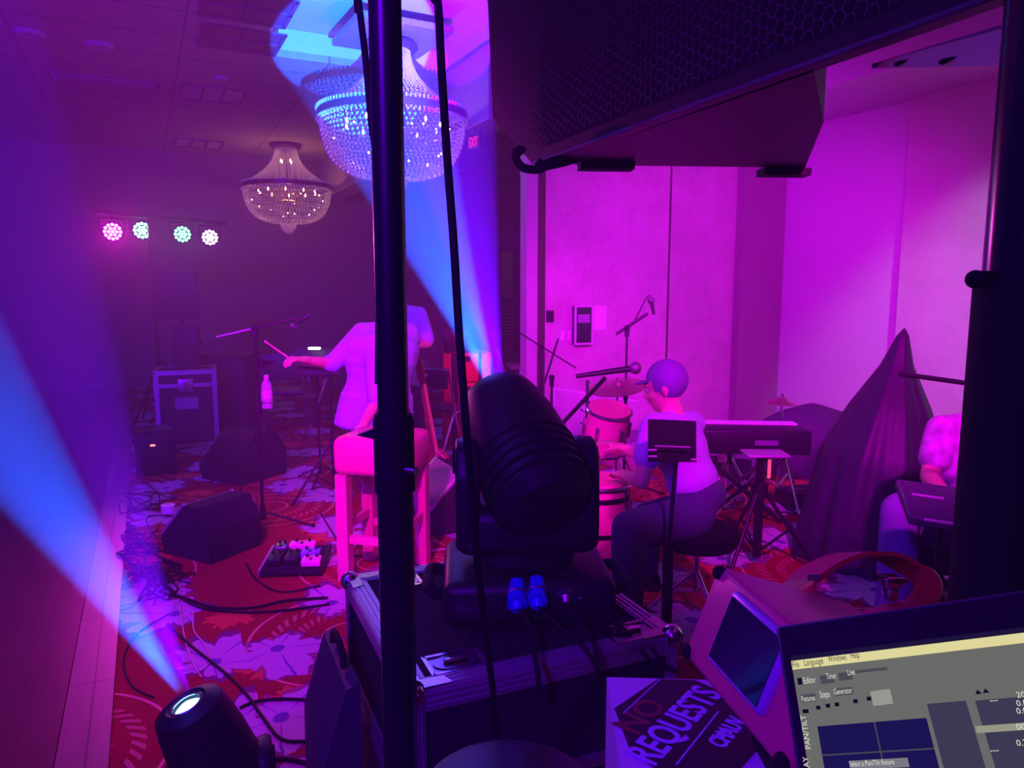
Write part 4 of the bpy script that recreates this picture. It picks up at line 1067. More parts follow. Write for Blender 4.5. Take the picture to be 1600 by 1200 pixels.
# draped hump
def drape(label, cat, name, prof, c, n=96, folds=9, amp=.04, m=None, seed=1, sx=1, sy=1, lean=(0, 0)):
    r_ = random.Random(seed); ph = [r_.uniform(0, 6.28) for _ in range(6)]
    vs = []; k = len(prof); H_ = prof[-1][1] or 1
    pr = [(V((a, b))) for a, b in prof]
    prs = []
    for i in range(k - 1):
        for j in range(5): prs.append(pr[i].lerp(pr[i + 1], j / 5))
    prs.append(pr[-1]); k = len(prs)
    zt_ = max(p.y for p in prs)
    for p in prs:
        f = (1 - p.y / zt_)
        for j in range(n):
            a = 2 * PI * j / n
            rr = p.x * (1 + amp * (math.sin(folds * a + ph[0] + 2 * f) + .6 * math.sin((folds * 2 + 1) * a + ph[1] - 3 * f) + .5 * math.sin(3 * a + ph[2] + 5 * f)) * (.3 + .7 * f))
            vs.append((rr * math.cos(a) * sx + lean[0] * (1 - f), rr * math.sin(a) * sy + lean[1] * (1 - f), max(p.y, .004)))
    fs = [(i * n + j, i * n + (j + 1) % n, (i + 1) * n + (j + 1) % n, (i + 1) * n + j) for i in range(k - 1) for j in range(n)]
    fs += [tuple(range(n - 1, -1, -1)), tuple(range((k - 1) * n, k * n))]
    mb = MB().add(vs, fs, Matrix.Translation(V((c.x, c.y, 0))))
    return single(name, mb, m, label, cat)
PLAST = mat('black_plastic_sheet', (.03, .018, .05), .5, spec=.35, scale=12, vary=.3, bump=.2)
FABR = mat('violet_black_cloth', (.05, .035, .07), .7, scale=30, vary=.3, bump=.2)
dq = P(1265, 700, 6.0)
drape('dark cloth-covered heap with a lit peak below the magenta right wall', 'covered equipment', 'covered_equipment', [(.42, .0), (.42, .28), (.38, .42), (.25, .5), (.06, .56), (.005, .57)], dq, m=FABR, seed=4, sx=1.0, sy=.6)
dq = P(1352, 700, 4.05)
drape('tall black plastic sheet draped over a stand, sloping up to a point', 'covered stand', 'draped_stand', [(.34, .0), (.33, .3), (.30, .6), (.20, .85), (.08, 1.08), (.03, 1.24), (.004, 1.28)], dq, m=PLAST, seed=9, lean=(.17, 0), amp=.05)
# gear heap: small mixer and cables
gq = F(1262, 795)
o = root('stage_box', 'low dark stage box with shiny knobs among cables on the carpet', 'stage box', (gq.x, gq.y + .1, 0), R(15))
part(o, 'body', MB().box((0, 0, .06), (.3, .22, .11), bev=.012), BLACK)
kn = MB()
for k in range(8): kn.cyl((-.12 + k * .034, -.04, .115), (-.12 + k * .034, -.04, .13), .009)
for k in range(8): kn.cyl((-.12 + k * .034, .04, .115), (-.12 + k * .034, .04, .13), .009)
part(o, 'knobs', kn, CHROME)
part(o, 'socket_panel', MB().box((.08, -.112, .06), (.1, .006, .05)), STEEL)
# small chrome tripod
q = P(1137, 790, 5.0)
o = root('tripod_stand', 'small chrome tripod before the low flight case', 'tripod', (q.x, q.y, 0))
tripod(o, P(1137, 706, 5.0).z, .36, .22, .010, .009, CHROME, rotd=-30)
# tray stand
q = P(1182, 870, 4.0); zt = P(1182, 706, 4.0).z
o = root('tray_stand', 'thick black tripod stand with a small flat tray, right of the seated drummer', 'stand', (q.x, q.y, 0))
tripod(o, zt, .42, .30, .024, .011, BLACKM, rotd=-15, base=.05)
part(o, 'tray', MB().box((.02, 0, zt + .008), (.22, .16, .014), bev=.004), mat('silver_edge', (.62, .6, .68), .35, .5))
part(o, 'side_clamp', MB().cyl((.04, -.02, zt - .12), (.04, -.02, zt - .02), .009), mat('red_glow_rod', (.8, .1, .15), .4, emis=(1, .1, .2), strength=.7))  # clamp rod with a weak red glow of its own
# music stand before the drummer
q = P(1042, 950, 3.0); zt = P(1055, 690, 2.95).z
o = root('music_stand', 'black music stand with dark desk in front of the seated drummer', 'music stand', (q.x, q.y, 0), R(-6))
dq = P(1056, 690, 2.95)
part(o, 'pole', MB().cyl((0, 0, .05), (0, 0, .45), .022).cyl((0, 0, .45), (dq.x - q.x, dq.y - q.y, zt - .04), .009), BLACKM)
for k in range(3):
    a = R(80 + 120 * k); part(o, 'leg', MB().cyl((0, 0, .1), (.26 * math.cos(a), .26 * math.sin(a), .009), .009), BLACKM)
dk = wpart(o, 'desk', MB().prism([P(1013, 657, 2.92), P(1088, 660, 3.0), P(1088, 722, 2.95), P(1013, 722, 2.86)], (0, .012, 0.004)), BLACK, smooth=False)
wpart(dk, 'lip', MB().cyl(P(1024, 697, 2.84), P(1078, 699, 2.90), .004), mat('silver_edge', (.62, .6, .68), .35, .5))  # silver rod stands in for the light along the desk edge
wpart(dk, 'paper_clip', MB().cyl(P(1013, 703, 2.83), P(1026, 703, 2.84), .0035), WHITEP)
wpart(dk, 'paper_clip', MB().cyl(P(1013, 713, 2.83), P(1026, 713, 2.84), .0035), WHITEP)
wpart(dk, 'paper_clip', MB().cyl(P(1080, 718, 2.88), P(1091, 718, 2.89), .0035), WHITEP)
# drum throne
tq = P(1088, 880, 3.35); ts = P(1088, 818, 3.35).z
o = root('drum_throne', 'round black drum throne on chrome legs under the seated drummer', 'stool', (tq.x, tq.y, 0))
part(o, 'seat', MB().lathe([(.01, ts - .09), (.17, ts - .085), (.185, ts - .05), (.18, ts - .01), (.14, ts), (.01, ts)], n=40), RUBBER)
part(o, 'post', MB().cyl((0, 0, .12), (0, 0, ts - .09), .013), CHROME)
for k in range(3):
    a = R(-70 + 120 * k)
    lg = part(o, 'leg', MB().cyl((0, 0, .22), (.22 * math.cos(a), .22 * math.sin(a), .012), .010), CHROME)
    part(lg, 'foot', MB().ball((.22 * math.cos(a), .22 * math.sin(a), .016), .015, 10), RUBBER)
    part(o, 'strut', MB().cyl((0, 0, .13), (.12 * math.cos(a), .12 * math.sin(a), .115), .006), CHROME)

# right side: boom, amplifier, bench
bq = P(1590, 700, 2.3)
o = boom_stand('dark boom microphone stand across the pale lavender wall', bq, V((bq.x, bq.y, P(1590, 610, 2.3).z)), P(1405, 584, 2.35), P(1620, 614, 2.3), spread=.22, rotd=60)
aq = P(1470, 780, 4.45)
o = speaker('keyboard_amplifier', 'wide black amplifier between the draped stand and the right pole', (aq.x, aq.y, 0), R(-15), .52, .32, .62)
bq = P(1478, 870, 3.02); zb2 = P(1478, 852, 3.02).z
o = root('bench', 'padded black bench with angled legs left of the right pole', 'bench', (bq.x + .04, bq.y, 0), R(10))
part(o, 'seat', MB().box((0, 0, zb2 - .04), (.34, .26, .07), bev=.025), RUBBER)
for sx in (-1, 1): part(o, 'leg', MB().cyl((sx * .1, 0, zb2 - .08), (-sx * .14, -.08, .012), .011).cyl((sx * .1, 0.04, zb2 - .08), (-sx * .14, .12, .012), .011), BLACKM)
kq = P(1472, 790, 2.45)
o = root('drum_pad', 'slanted glossy dark pad with bright edges beside the right pole', 'drum pad', (kq.x, kq.y, kq.z - .02), rot=Euler((R(24), R(6), R(-10))))
part(o, 'body', MB().box((0, 0, .02), (.26, .2, .035), bev=.008), mat('violet_gloss', (.1, .06, .14), .2, spec=.8))
part(o, 'edge_trim', MB().box((-.02, -.1, .035), (.14, .008, .006)), WHITEP)
part(o, 'edge_trim', MB().box((-.05, .02, .039), (.1, .008, .004)), WHITEP)
o = root('pad_stand', 'thin black stand under the slanted pad', 'stand', (kq.x, kq.y + .0, 0))
tripod(o, kq.z - .03, .35, .2, .01, .008, rotd=45)

# ------------------------------------------------------------------ people
def head_mesh(mb, c, fwd, up, s=1.0):
    fwd = V(fwd).normalized(); up = V(up); up = (up - fwd * up.dot(fwd)).normalized(); rt = fwd.cross(up)
    M = Matrix.Translation(V(c)) @ basis(rt, fwd, up).to_4x4() @ Matrix.Scale(s, 4)
    t = MB()
    t.ball((0, -.005, .03), .088, 20, sc=(.86, 1.05, 1.0))
    t.ball((0, .02, -.035), .068, 16, sc=(.86, 1.0, 1.1))
    t.ball((0, .052, -.078), .03, 12, sc=(1.1, .8, .8))                        # chin
    t.ball((0, .092, -.012), .014, 10, sc=(.9, 1.0, 1.7)); t.ball((0, .099, -.026), .013, 10, sc=(1.2, 1, .8))   # nose
    t.ball((0, .078, .03), .05, 12, sc=(1.1, .35, .3))                          # brow
    for sx in (-1, 1):
        t.ball((sx * .04, .062, -.02), .024, 10, sc=(1, .8, .8))                # cheek
        t.ball((sx * .079, -.008, -.005), .022, 10, sc=(.35, .8, 1.4))          # ear
    t.ball((0, .083, -.05), .02, 10, sc=(1.2, .5, .45))                         # lips
    mb.add(t.v, t.f, M)
    return M
def hand(mb, wrist, d, palm_n, curl=.5, s=1.0, side=1):
    # palm with four fingers of unequal length and a thumb leaving its side
    d = V(d).normalized(); n = V(palm_n); n = (n - d * n.dot(d)).normalized(); x = d.cross(n) * side
    w = V(wrist)
    mb.cyl(w - d * .03, w + d * .02, .024 * s, .026 * s, 12)
    for k in range(4):
        o_ = (k - 1.5) * .019 * s
        mb.cyl(w + x * o_ * .7, w + d * .082 * s + x * o_, .016 * s, .0125 * s, 10)
    L = (.062, .074, .070, .054)
    for k in range(4):
        o_ = (k - 1.5) * .021 * s; p = w + d * .08 * s + x * o_; dd = d.copy()
        for j in range(3):
            a = curl * (.55 + .5 * j)
            dd = (d * math.cos(a) + n * math.sin(a)).normalized()
            q_ = p + dd * L[k] * s * (.45, .32, .26)[j]
            mb.cyl(p, q_, .0088 * s * (1 - .1 * j), .0080 * s * (1 - .1 * j), 8); mb.ball(q_, .0082 * s * (1 - .1 * j), 8)
            p = q_
    p = w + d * .022 * s - x * .022 * s
    t1 = p + (d * .6 - x * .75 + n * .25).normalized() * .036 * s
    t2 = t1 + (d * .9 - x * .15 + n * (.3 + curl * .4)).normalized() * .030 * s
    t3 = t2 + (d * .9 + x * .1 + n * (.35 + curl * .4)).normalized() * .022 * s
    mb.cyl(p, t1, .013 * s, .011 * s, 8); mb.ball(t1, .011 * s, 8); mb.cyl(t1, t2, .0105 * s, .0095 * s, 8); mb.ball(t2, .0098 * s, 8); mb.cyl(t2, t3, .0095 * s, .008 * s, 8); mb.ball(t3, .0082 * s, 8)
def limb(mb, pts, rs, n=14):
    pts = [V(p) for p in pts]
    for i in range(len(pts) - 1):
        mb.cyl(pts[i], pts[i + 1], rs[i], rs[i + 1], n)
    for p, r in zip(pts, rs): mb.ball(p, r, n)
def torso(mb, hip, chest, sh_l, sh_r, k=1.0, wid=1.0):
    hip, chest, sl, sr = V(hip), V(chest), V(sh_l), V(sh_r)
    ax = (sr - sl).normalized(); up = (chest - hip).normalized(); fw = ax.cross(up).normalized(); ax = up.cross(fw)
    B = basis(ax, fw, up)
    mid = (sl + sr) / 2
    for t, rx, ry in ((0, .165, .115), (.2, .158, .11), (.4, .15, .108), (.6, .158, .115), (.8, .172, .122), (1.0, .178, .12)):
        mb.ball(hip.lerp(chest, t), .1, 16, sc=(rx * 10 * k * wid, ry * 10 * k, 1.15), rot=B)
    mb.ball(mid - up * .03, .1, 16, sc=(1.75 * k * wid, 1.05 * k, .75), rot=B)
    for s_ in (sl, sr): mb.ball(s_, .062 * k, 14)
    for s_ in (sl, sr): mb.cyl(mid, s_, .075 * k, .06 * k, 14)
    return mid, ax, fw, up
EYEW = mat('eye_white', (.8, .78, .78), .3); EYED = mat('eye_dark', (.02, .015, .015), .2)
def face_parts(o, M):
    e = MB()
    for sx in (-1, 1): e.add(*(lambda t: (t.v, t.f))(MB().ball((sx * .031, .0795, .008), .0105, 10, sc=(1.2, .6, .8))), m=M)
    wpart(o, 'eyes', e, EYEW)
    e = MB()
    for sx in (-1, 1): e.add(*(lambda t: (t.v, t.f))(MB().ball((sx * .031, .0855, .008), .0050, 8)), m=M)
    wpart(o, 'pupils', e, EYED)
    e = MB().add(*(lambda t: (t.v, t.f))(MB().ball((0, .0925, -.051), .015, 8, sc=(1.3, .25, .3))), m=M)
    wpart(o, 'lips', e, mat('lips', (.5, .2, .18), .5))
def hair_mesh(M, length=.02, cap=False):
    t = MB(); t.ball((0, -.014, .036), .0955, 20, sc=(.9, 1.03, 1.0))
    if not cap: t.ball((0, -.045, -.02), .07, 16, sc=(1.0, .8, 1.0))
    vs = [v for v in t.v]; fs = t.f
    # keep hair above the brow line and behind the ears
    keep = []
    if cap: t.ball((0, .085, .045), .06, 14, sc=(1.1, .9, .12)); vs = t.v; fs = t.f
    for f in fs:
        c = sum((vs[i] for i in f), V((0, 0, 0))) / len(f)
        if (cap and c.y > .06 and .03 < c.z < .06) or not (c.y > .045 and c.z < .055) and not (c.y > .0 and c.z < .0): keep.append(f)
    mb = MB(); mb.add(vs, keep, M); return mb
def figure(label, base, hip, chest, sl, sr, head_c, look, arms, legs, shirt_m, trouser_m, hem=.10, sleeve=.5, hair=HAIR, extra=None, cap=False, wid=1.0, tilt=V((0, 0, 1))):
    o = root('person', label, 'person', tuple(base))
    b = MB()
    mid, ax, fw, up = torso(b, hip, chest, sl, sr, .93, wid)
    hc = V(head_c)
    b.cyl(mid - up * .02, hc - (hc - mid) * .45, .06, .052, 14); b.cyl(mid, hc, .055, .05, 14)
    M = head_mesh(b, hc, look, tilt)
    for a in arms:
        limb(b, [a['s'], a['e'], a['w']], [.046, .036, .025])
        d = V(a['hd']) if 'hd' in a else V(a['w']) - V(a['e'])
        hand(b, a['w'], d, a['n'], a.get('curl', .5), 1.0, a.get('side', 1))
    for l in legs:
        limb(b, [l['h'], l['k'], l['a']], [.085, .055, .038])
    body = fuse(b, .0075, 4)
    wpart(o, 'body', body, SKIN)
    face_parts(o, M)
    wpart(o, 'cap' if cap else 'hair', hair_mesh(M, cap=cap), hair)
    s = MB(); torso(s, V(hip) + up * (-.03 if hem > 0 else .09), chest, sl, sr, 1.0, wid)
    if hem > 0:
        for i in range(7): s.ball(V(hip) - up * hem * (i / 6), .1, 16, sc=(1.72 * wid * (1 + .10 * i / 6), 1.2 * (1 + .1 * i / 6), .6), rot=basis(ax, fw, up))
    for a in arms:
        S, E_, W_ = V(a['s']), V(a['e']), V(a['w']); q = a.get('sleeve', sleeve)
        if q <= 1: limb(s, [S, S.lerp(E_, q)], [.064, .062])
        else: limb(s, [S, E_, E_.lerp(W_, q - 1)], [.064, .054, .048])
    wpart(o, 'shirt', fuse(s, .010, 5), shirt_m)
    tr = MB()
    tr.ball(V(hip), .1, 16, sc=(1.72 * min(wid, .95), 1.22, 1.0), rot=basis(ax, fw, up))
    for l in legs:
        H_, K_, A2 = V(l['h']), V(l['k']), V(l['a'])
        limb(tr, [V(hip).lerp(H_, .7), H_, K_, K_.lerp(A2, .93)], [.12, .105, .078, .066])
    wpart(o, 'trousers', fuse(tr, .011, 5), trouser_m)
    for l in legs:
        A2 = V(l['a']); d = V(l.get('toe', fw)); d.z = 0; d.normalize()
        t = MB(); z0 = A2.z
        sh = MB().ball((0, .05, .038), .05, 14, sc=(.95, 2.6, .72)).ball((0, -.02, .05), .05, 14, sc=(.95, 1.2, 1.0)).box((0, .045, .012), (.09, .26, .022), bev=.008)
        x_ = d.cross(V((0, 0, 1)))
        sh2 = MB().add(sh.v, sh.f, Matrix.Translation(V((A2.x, A2.y, A2.z - .085))) @ basis(x_, d, V((0, 0, 1))).to_4x4())
        wpart(o, 'shoe', fuse(sh2, .009, 3), RUBBER)
    return o
SHIRT1 = mat('pale_violet_shirt', (.42, .45, .8), .8, scale=25, vary=.12, bump=.15)
SHIRT2 = mat('pale_blue_tshirt', (.40, .42, .8), .8, scale=25, vary=.1, bump=.15)
SHIRT3 = mat('lavender_shirt', (.42, .3, .7), .8, scale=20, vary=.15, bump=.15)
FLORAL = mat('patterned_shirt', (.45, .32, .6), .75, scale=22, vary=.9)
DARKTR = mat('dark_trousers', (.05, .045, .08), .85, scale=90, vary=.25, bump=.2)

# performer leaning on the stool, arm stretched to the left with a stick
d0 = 4.42
def Q(px, py, d): return P(px, py, d)
hipA = Q(590, 618, d0 + .05); chA = Q(598, 545, d0); 
slA, srA = Q(566, 520, d0 - .02), Q(640, 520, d0 + .14)
ftA = F(604, 800); gx = Q(600, 600, d0 + .1)
arA = [dict(s=slA, e=Q(520, 568, d0 - .12), w=Q(478, 563, d0 - .25), n=(0, .2, -1), curl=1.0, side=1, sleeve=1.15),
       dict(s=Q(585, 535, d0 - .1), e=Q(590, 625, d0 - .22), w=Q(566, 668, d0 - .34), n=(.2, .6, -.9), curl=.35, side=-1, sleeve=.98)]
lA = [dict(h=Q(594, 650, d0 + .05), k=V((gx.x - .06, gx.y + .02, .46)), a=V((gx.x - .05, gx.y + .1, .085))),
      dict(h=Q(616, 650, d0 + .1), k=V((gx.x + .07, gx.y + .06, .46)), a=V((gx.x + .08, gx.y + .12, .085)))]
figure('person in pale violet shirt, one arm stretched out, other hand on the red stool', (gx.x, gx.y + .1, 0), hipA, chA, slA, srA, Q(611, 448, d0 + .02), (-1, .25, -.12), arA, lA, SHIRT1, DARKTR, hem=.17, wid=1.38)
sa, sb2 = Q(415, 534, d0 - .36), Q(468, 571, d0 - .22)
o = single('drumstick', MB().cyl(sa, sb2, .0045, .008, 12).ball(sa, .008, 10), mat('stick_wood', (.8, .45, .4), .4), 'thin wooden stick held out in the stretched hand', 'stick')

# second performer behind, arms folded
d1 = 5.5
hipB = Q(623, 585, d1); chB = Q(626, 505, d1); slB, srB = Q(600, 488, d1 + .06), Q(655, 492, d1)
gB = Q(619, 600, d1)
arB = [dict(s=srB, e=Q(668, 537, d1 - .1), w=Q(630, 541, d1 - .28), n=(0, -.3, -1), curl=.6, side=-1, sleeve=.85),
       dict(s=slB, e=Q(604, 540, d1 - .08), w=Q(625, 548, d1 - .24), n=(0, -.3, -1), curl=.6, side=1, sleeve=.85)]
lB = [dict(h=Q(604, 615, d1), k=V((gB.x - .10, gB.y, .48)), a=V((gB.x - .11, gB.y + .02, .085))),
      dict(h=Q(640, 615, d1), k=V((gB.x + .13, gB.y, .48)), a=V((gB.x + .14, gB.y + .02, .085)))]
oB = figure('person in pale t-shirt and jeans standing with folded arms behind the black pole', (gB.x, gB.y, 0), hipB, chB, slB, srB, Q(612, 436, d1), (-.1, -1, -.05), arB, lB, SHIRT2, JEANS, hem=.06)
wpart(oB, 'wristwatch', MB().torus(Q(634, 543, d1 - .27), .03, .007, (1, 0, .2)), CHROME)

# seated drummer seen from behind and the side
d2 = 3.35
hipC = Q(1092, 778, d2 + .02); chC = Q(1058, 690, d2 + .05); slC, srC = Q(1022, 668, d2 - .12), Q(1082, 662, d2 + .22)
arC = [dict(s=slC, e=Q(1002, 752, d2 - .16), w=Q(1012, 738, d2 + .10) if False else Q(975, 742, d2 + .05), n=(0, .2, -1), curl=.5, side=1, sleeve=.55),
       dict(s=srC, e=Q(1010, 715, d2 + .35), w=Q(972, 700, d2 + .35), n=(0, 0, -1), curl=.7, side=-1, sleeve=.6)]
lC = [dict(h=Q(1070, 812, d2 - .08), k=Q(984, 826, d2 - .30), a=V((Q(980, 900, d2 - .3).x, Q(980, 900, d2 - .3).y, .085)), toe=(-1, .3, 0)),
      dict(h=Q(1078, 800, d2 + .14), k=Q(1012, 808, d2 + .34), a=V((Q(1008, 900, d2 + .34).x, Q(1008, 900, d2 + .34).y, .085)), toe=(-1, .5, 0))]
figure('seated drummer in lavender shirt and dark jeans on the round throne, playing the conga', (hipC.x, hipC.y, 0), hipC, chC, slC, srC, Q(1040, 606, d2 + .03), (-1, .35, -.25), arC, lC, SHIRT3, JEANS, hem=0, hair=mat('violet_cap', (.16, .08, .3), .8), cap=True)

# seated player at far right, mostly hidden by the right pole
d3 = 3.05
hipD = Q(1500, 815, d3); chD = Q(1500, 700, d3); slD, srD = Q(1472, 672, d3 - .05), Q(1572, 668, d3 + .05)
arD = [dict(s=slD, e=Q(1452, 745, d3 - .1), w=Q(1478, 775, d3 - .3), n=(0, 0, -1), curl=.5, side=1, sleeve=.6),
       dict(s=srD, e=Q(1560, 750, d3 - .05), w=Q(1530, 785, d3 - .3), n=(0, 0, -1), curl=.5, side=-1, sleeve=.6)]
lD = [dict(h=Q(1475, 832, d3 - .02), k=Q(1408, 800, d3 - .12), a=V((Q(1398, 900, d3 - .1).x, Q(1398, 900, d3 - .1).y, .085)), toe=(-1, -.3, 0)),
      dict(h=Q(1525, 832, d3 + .03), k=Q(1545, 812, d3 - .42), a=V((Q(1545, 880, d3 - .35).x, Q(1545, 880, d3 - .35).y, .085)), toe=(-.3, -1, 0))]
figure('seated player in patterned shirt beside the right pole', (hipD.x, hipD.y, 0), hipD, chD, slD, srD, Q(1556, 604, d3), (-1, -.2, -.2), arD, lD, FLORAL, mat('violet_trousers', (.25, .2, .45), .8), hem=0)

# ------------------------------------------------------------------ flight case under the moving head
CT = .75
fl = F(640, 1085, CT); ca = R(23.5)
cx_, cy_ = V((math.cos(ca), math.sin(ca), 0)), V((-math.sin(ca), math.cos(ca), 0))
CW, CD = .60, .60
cc = fl + cx_ * CW / 2 + cy_ * CD / 2
case = root('flight_case', 'large black flight case with grooved silver edges under the black moving light', 'flight case', (cc.x, cc.y, 0), ca)
LID = .26
part(case, 'body', MB().box((0, 0, (CT - LID) / 2), (CW - .012, CD - .012, CT - LID - .004)), CASEP, smooth=False)
part(case, 'lid', MB().box((0, 0, CT - LID / 2), (CW - .012, CD - .012, LID - .004)), DARK, smooth=False)
ex = MB(); w_, d_ = CW / 2, CD / 2
def groove(mb, a, b, n1, n2, wdt=.042):      # edge angle with two raised ribs on each flange
    a, b = V(a), V(b); n1, n2 = V(n1), V(n2)
    for f, n in ((n1, n2), (n2, n1)):
        mb.prism([a + n * .0, b + n * .0, b - f * 0 - n * wdt, a - n * wdt], f * .003)
        for k in (.12, .42, .72): mb.prism([a - n * wdt * k, b - n * wdt * k, b - n * wdt * (k + .13), a - n * wdt * (k + .13)], f * .0055)
for s in (-1, 1):
    groove(ex, (-w_, s * d_, CT), (w_, s * d_, CT), (0, 0, 1), (0, s, 0))
    groove(ex, (s * w_, -d_, CT), (s * w_, d_, CT), (0, 0, 1), (s, 0, 0))
    for t in (-1, 1): groove(ex, (s * w_, t * d_, 0.01), (s * w_, t * d_, CT), (s, 0, 0), (0, t, 0), .03)
part(case, 'edge_profiles', ex, ALU, smooth=False)
sm2 = MB()
for s in (-1, 1):
    for z in (CT - LID - .02, CT - LID + .02):
        sm2.box((0, s * (d_ + .001), z), (CW - .06, .007, .03)); sm2.box((s * (w_ + .001), 0, z), (.007, CD - .06, .03))
part(case, 'seam_profile', sm2, ALU, smooth=False)
for sx in (-1, 1):
    for sy in (-1, 1):
        bc = part(case, 'ball_corner', MB().ball((sx * (w_ - .008), sy * (d_ - .008), CT - .006), .026, 14), CHROME)
        part(bc, 'corner_plate', MB().prism([(sx * w_, sy * d_, CT + .004), (sx * (w_ - .085), sy * d_, CT + .004), (sx * (w_ - .075), sy * (d_ - .028), CT + .004), (sx * (w_ - .028), sy * (d_ - .03), CT + .004), (sx * (w_ - .028), sy * (d_ - .075), CT + .004), (sx * w_, sy * (d_ - .085), CT + .004)], (0, 0, .003)), CHROME, smooth=False)
def dish(px, py, rz, w=.115, d=.07, lab=None):
    p = F(px, py, CT); l = Matrix.Rotation(-ca, 3, 'Z') @ (p - V((cc.x, cc.y, 0)))
    o = part(case, 'recessed_dish', MB(), CHROME) if False else None
    m = Matrix.Translation((l.x, l.y, CT + .002)) @ Matrix.Rotation(rz, 4, 'Z')
    fr_ = MB()
    for s in (-1, 1): fr_.box((s * w / 2, 0, .002), (.008, d + .008, .005)); fr_.box((0, s * d / 2, .002), (w, .008, .005))
    fr2 = MB().add(fr_.v, fr_.f, m)
    a = part(case, 'recessed_dish', fr2, CHROME, lab, smooth=False)
    ti = MB().lathe([(.002, .0008), (.03, .001), (.036, .0035), (.001, .0036)], n=28, sx=1.3, sy=.8)
    bo = MB().box((0, 0, .0005), (w, d, .001)); bo.add(ti.v, ti.f)
    part(a, 'dish_floor', MB().add(bo.v, bo.f, m), mat('dish_chrome', (.35, .33, .42), .22, 1.0, scale=10, vary=.5, bump=.5))
    wb = MB().box((.0, .0, .008), (.05, .012, .006), bev=.002)
    part(a, 'twist_latch', MB().add(wb.v, wb.f, m), CHROME)
dish(712, 1036, 0); dish(985, 990, 0); dish(628, 912, 0, .09, .06)

# ------------------------------------------------------------------ moving heads
def moving_head(label, base, rz, pivot, lens, yoke_w=.30, armw=.055, hd_r=.10, scale=1.0, lr=1.0):
    o = root('moving_head_light', label, 'moving light', tuple(base), rz)
    mi = Matrix.LocRotScale(o.location, o.rotation_euler, None).inverted()
    pv, ln = mi @ V(pivot), mi @ V(lens)
    part(o, 'base', MB().box((0, 0, .055), (yoke_w * 1.18, yoke_w * .95, .10), bev=.025).box((0, 0, .012), (yoke_w * 1.05, yoke_w * .85, .02)), BLACK)
    for s in (-1, 1): part(o, 'carry_handle', MB().tube([(s * yoke_w * .58, -.07, .05), (s * yoke_w * .69, -.06, .06), (s * yoke_w * .69, .06, .06), (s * yoke_w * .58, .07, .05)], .014, 10, 4), RUBBER)
    ztop = pv.z + .05
    yk = part(o, 'yoke', MB().lathe([(.02, .10), (.11, .105), (.12, .125), (.10, .14), (.02, .145)], n=32).box((0, 0, .19), (yoke_w, .16, .11), bev=.03), BLACK)
    for s in (-1, 1):
        arm = []
        for y, z in ((-.075, .15), (-.085, .20), (-.08, ztop - .07), (-.05, ztop - .01), (-.02, ztop), (.02, ztop), (.05, ztop - .01), (.08, ztop - .07), (.085, .20), (.075, .15)): arm.append((s * (yoke_w / 2), y, z))
        bm = bmesh.new(); vs = [bm.verts.new(p) for p in arm]; f = bm.faces.new(vs)
        r_ = bmesh.ops.extrude_face_region(bm, geom=[f]); bmesh.ops.translate(bm, vec=(-s * armw, 0, 0), verts=[v for v in r_['geom'] if isinstance(v, bmesh.types.BMVert)])
        bmesh.ops.bevel(bm, geom=bm.edges[:], offset=.012, segments=3, profile=.5, affect='EDGES')
        part(o, 'yoke_arm', MB().bm(bm), BLACK)
        part(o, 'pivot_cover', MB().cyl((s * (yoke_w / 2 - .002), pv.y, pv.z), (s * (yoke_w / 2 + .006), pv.y, pv.z), .035, .03, 28), RUBBER)
    ax = (ln - pv).normalized(); L = (ln - pv).length
    hr = hd_r * scale
    prof = [(.01, -.165), (hr * .7, -.16), (hr * .95, -.13), (hr, -.06), (hr, .02), (hr * .97, L * .45), (hr * .88, L * .8), (hr * .80, L - .005), (hr * .68 * lr, L + .010), (hr * .5 * lr, L + .002), (hr * .46 * lr, L - .012), (.01, L - .012)]
    hd2 = part(o, 'head', MB().lathe(prof, tuple(pv), tuple(ax), n=40), BLACK)
    part(hd2, 'lens_ring', MB().torus(tuple(pv + ax * (L + .004)), hr * .52 * lr, .004, tuple(ax), 40, 8), CHROME)
    lens_m = mat('lens_glow', (.6, .9, 1), .1, emis=(.25, .7, 1.0), strength=4)
    part(hd2, 'lens', MB().lathe([(.001, .004), (hr * .25 * lr, .003), (hr * .45 * lr, -.006), (.001, -.008)], tuple(pv + ax * (L - .001)), tuple(ax), n=32), lens_m)
    rb = MB()
    for k in range(5): rb.torus(tuple(pv + ax * (-.12 + .028 * k)), hr * (1.0 if k else .97), .004, tuple(ax), 36, 6)
    part(hd2, 'cooling_fins', rb, RUBBER)
    return o
D1 = (T1 - LENS1).normalized()
hb_ = F(803, 928, CT)
lens1 = LENS1 - D1 * .012
pv1 = lens1 - D1 * .20 + V((.035, 0, -.015))
hb_ = V((pv1.x, pv1.y, 0))
print('PV', pv1, hb_)
o = moving_head('large black moving-head light on the flight case throwing a blue beam to the ceiling', (hb_.x, hb_.y, CT + .009), R(4), pv1, lens1, .325, .055, .120)
mi = Matrix.LocRotScale(o.location, o.rotation_euler, None).inverted()
BLUEP = mat('blue_connector', (.02, .03, .8), .35, emis=(.0, .01, .5), strength=.0)
for px, py, d, m, nm in ((808, 945, 1.56, BLUEP, 'blue locking power connector'), (840, 941, 1.57, BLUEP, 'blue locking power connector'), (884, 935, 1.60, STEEL, None), (905, 930, 1.62, STEEL, None)):
    p = P(px, py, d); 
    cn = wpart(o, 'connector', MB().cyl(p + V((0, .06, .022)), p + V((0, 0, .0)), .018, .022, 20).cyl(p, p - V((0, .012, .008)), .016, .010, 20), m, nm)
    wpart(cn, 'latch_ring', MB().torus(p + V((0, .022, .008)), .0225, .003, (0, 1, .4)), CHROME if m is BLUEP else BLACK)
D2 = (V((-.16, -.12, 1.0))).normalized()
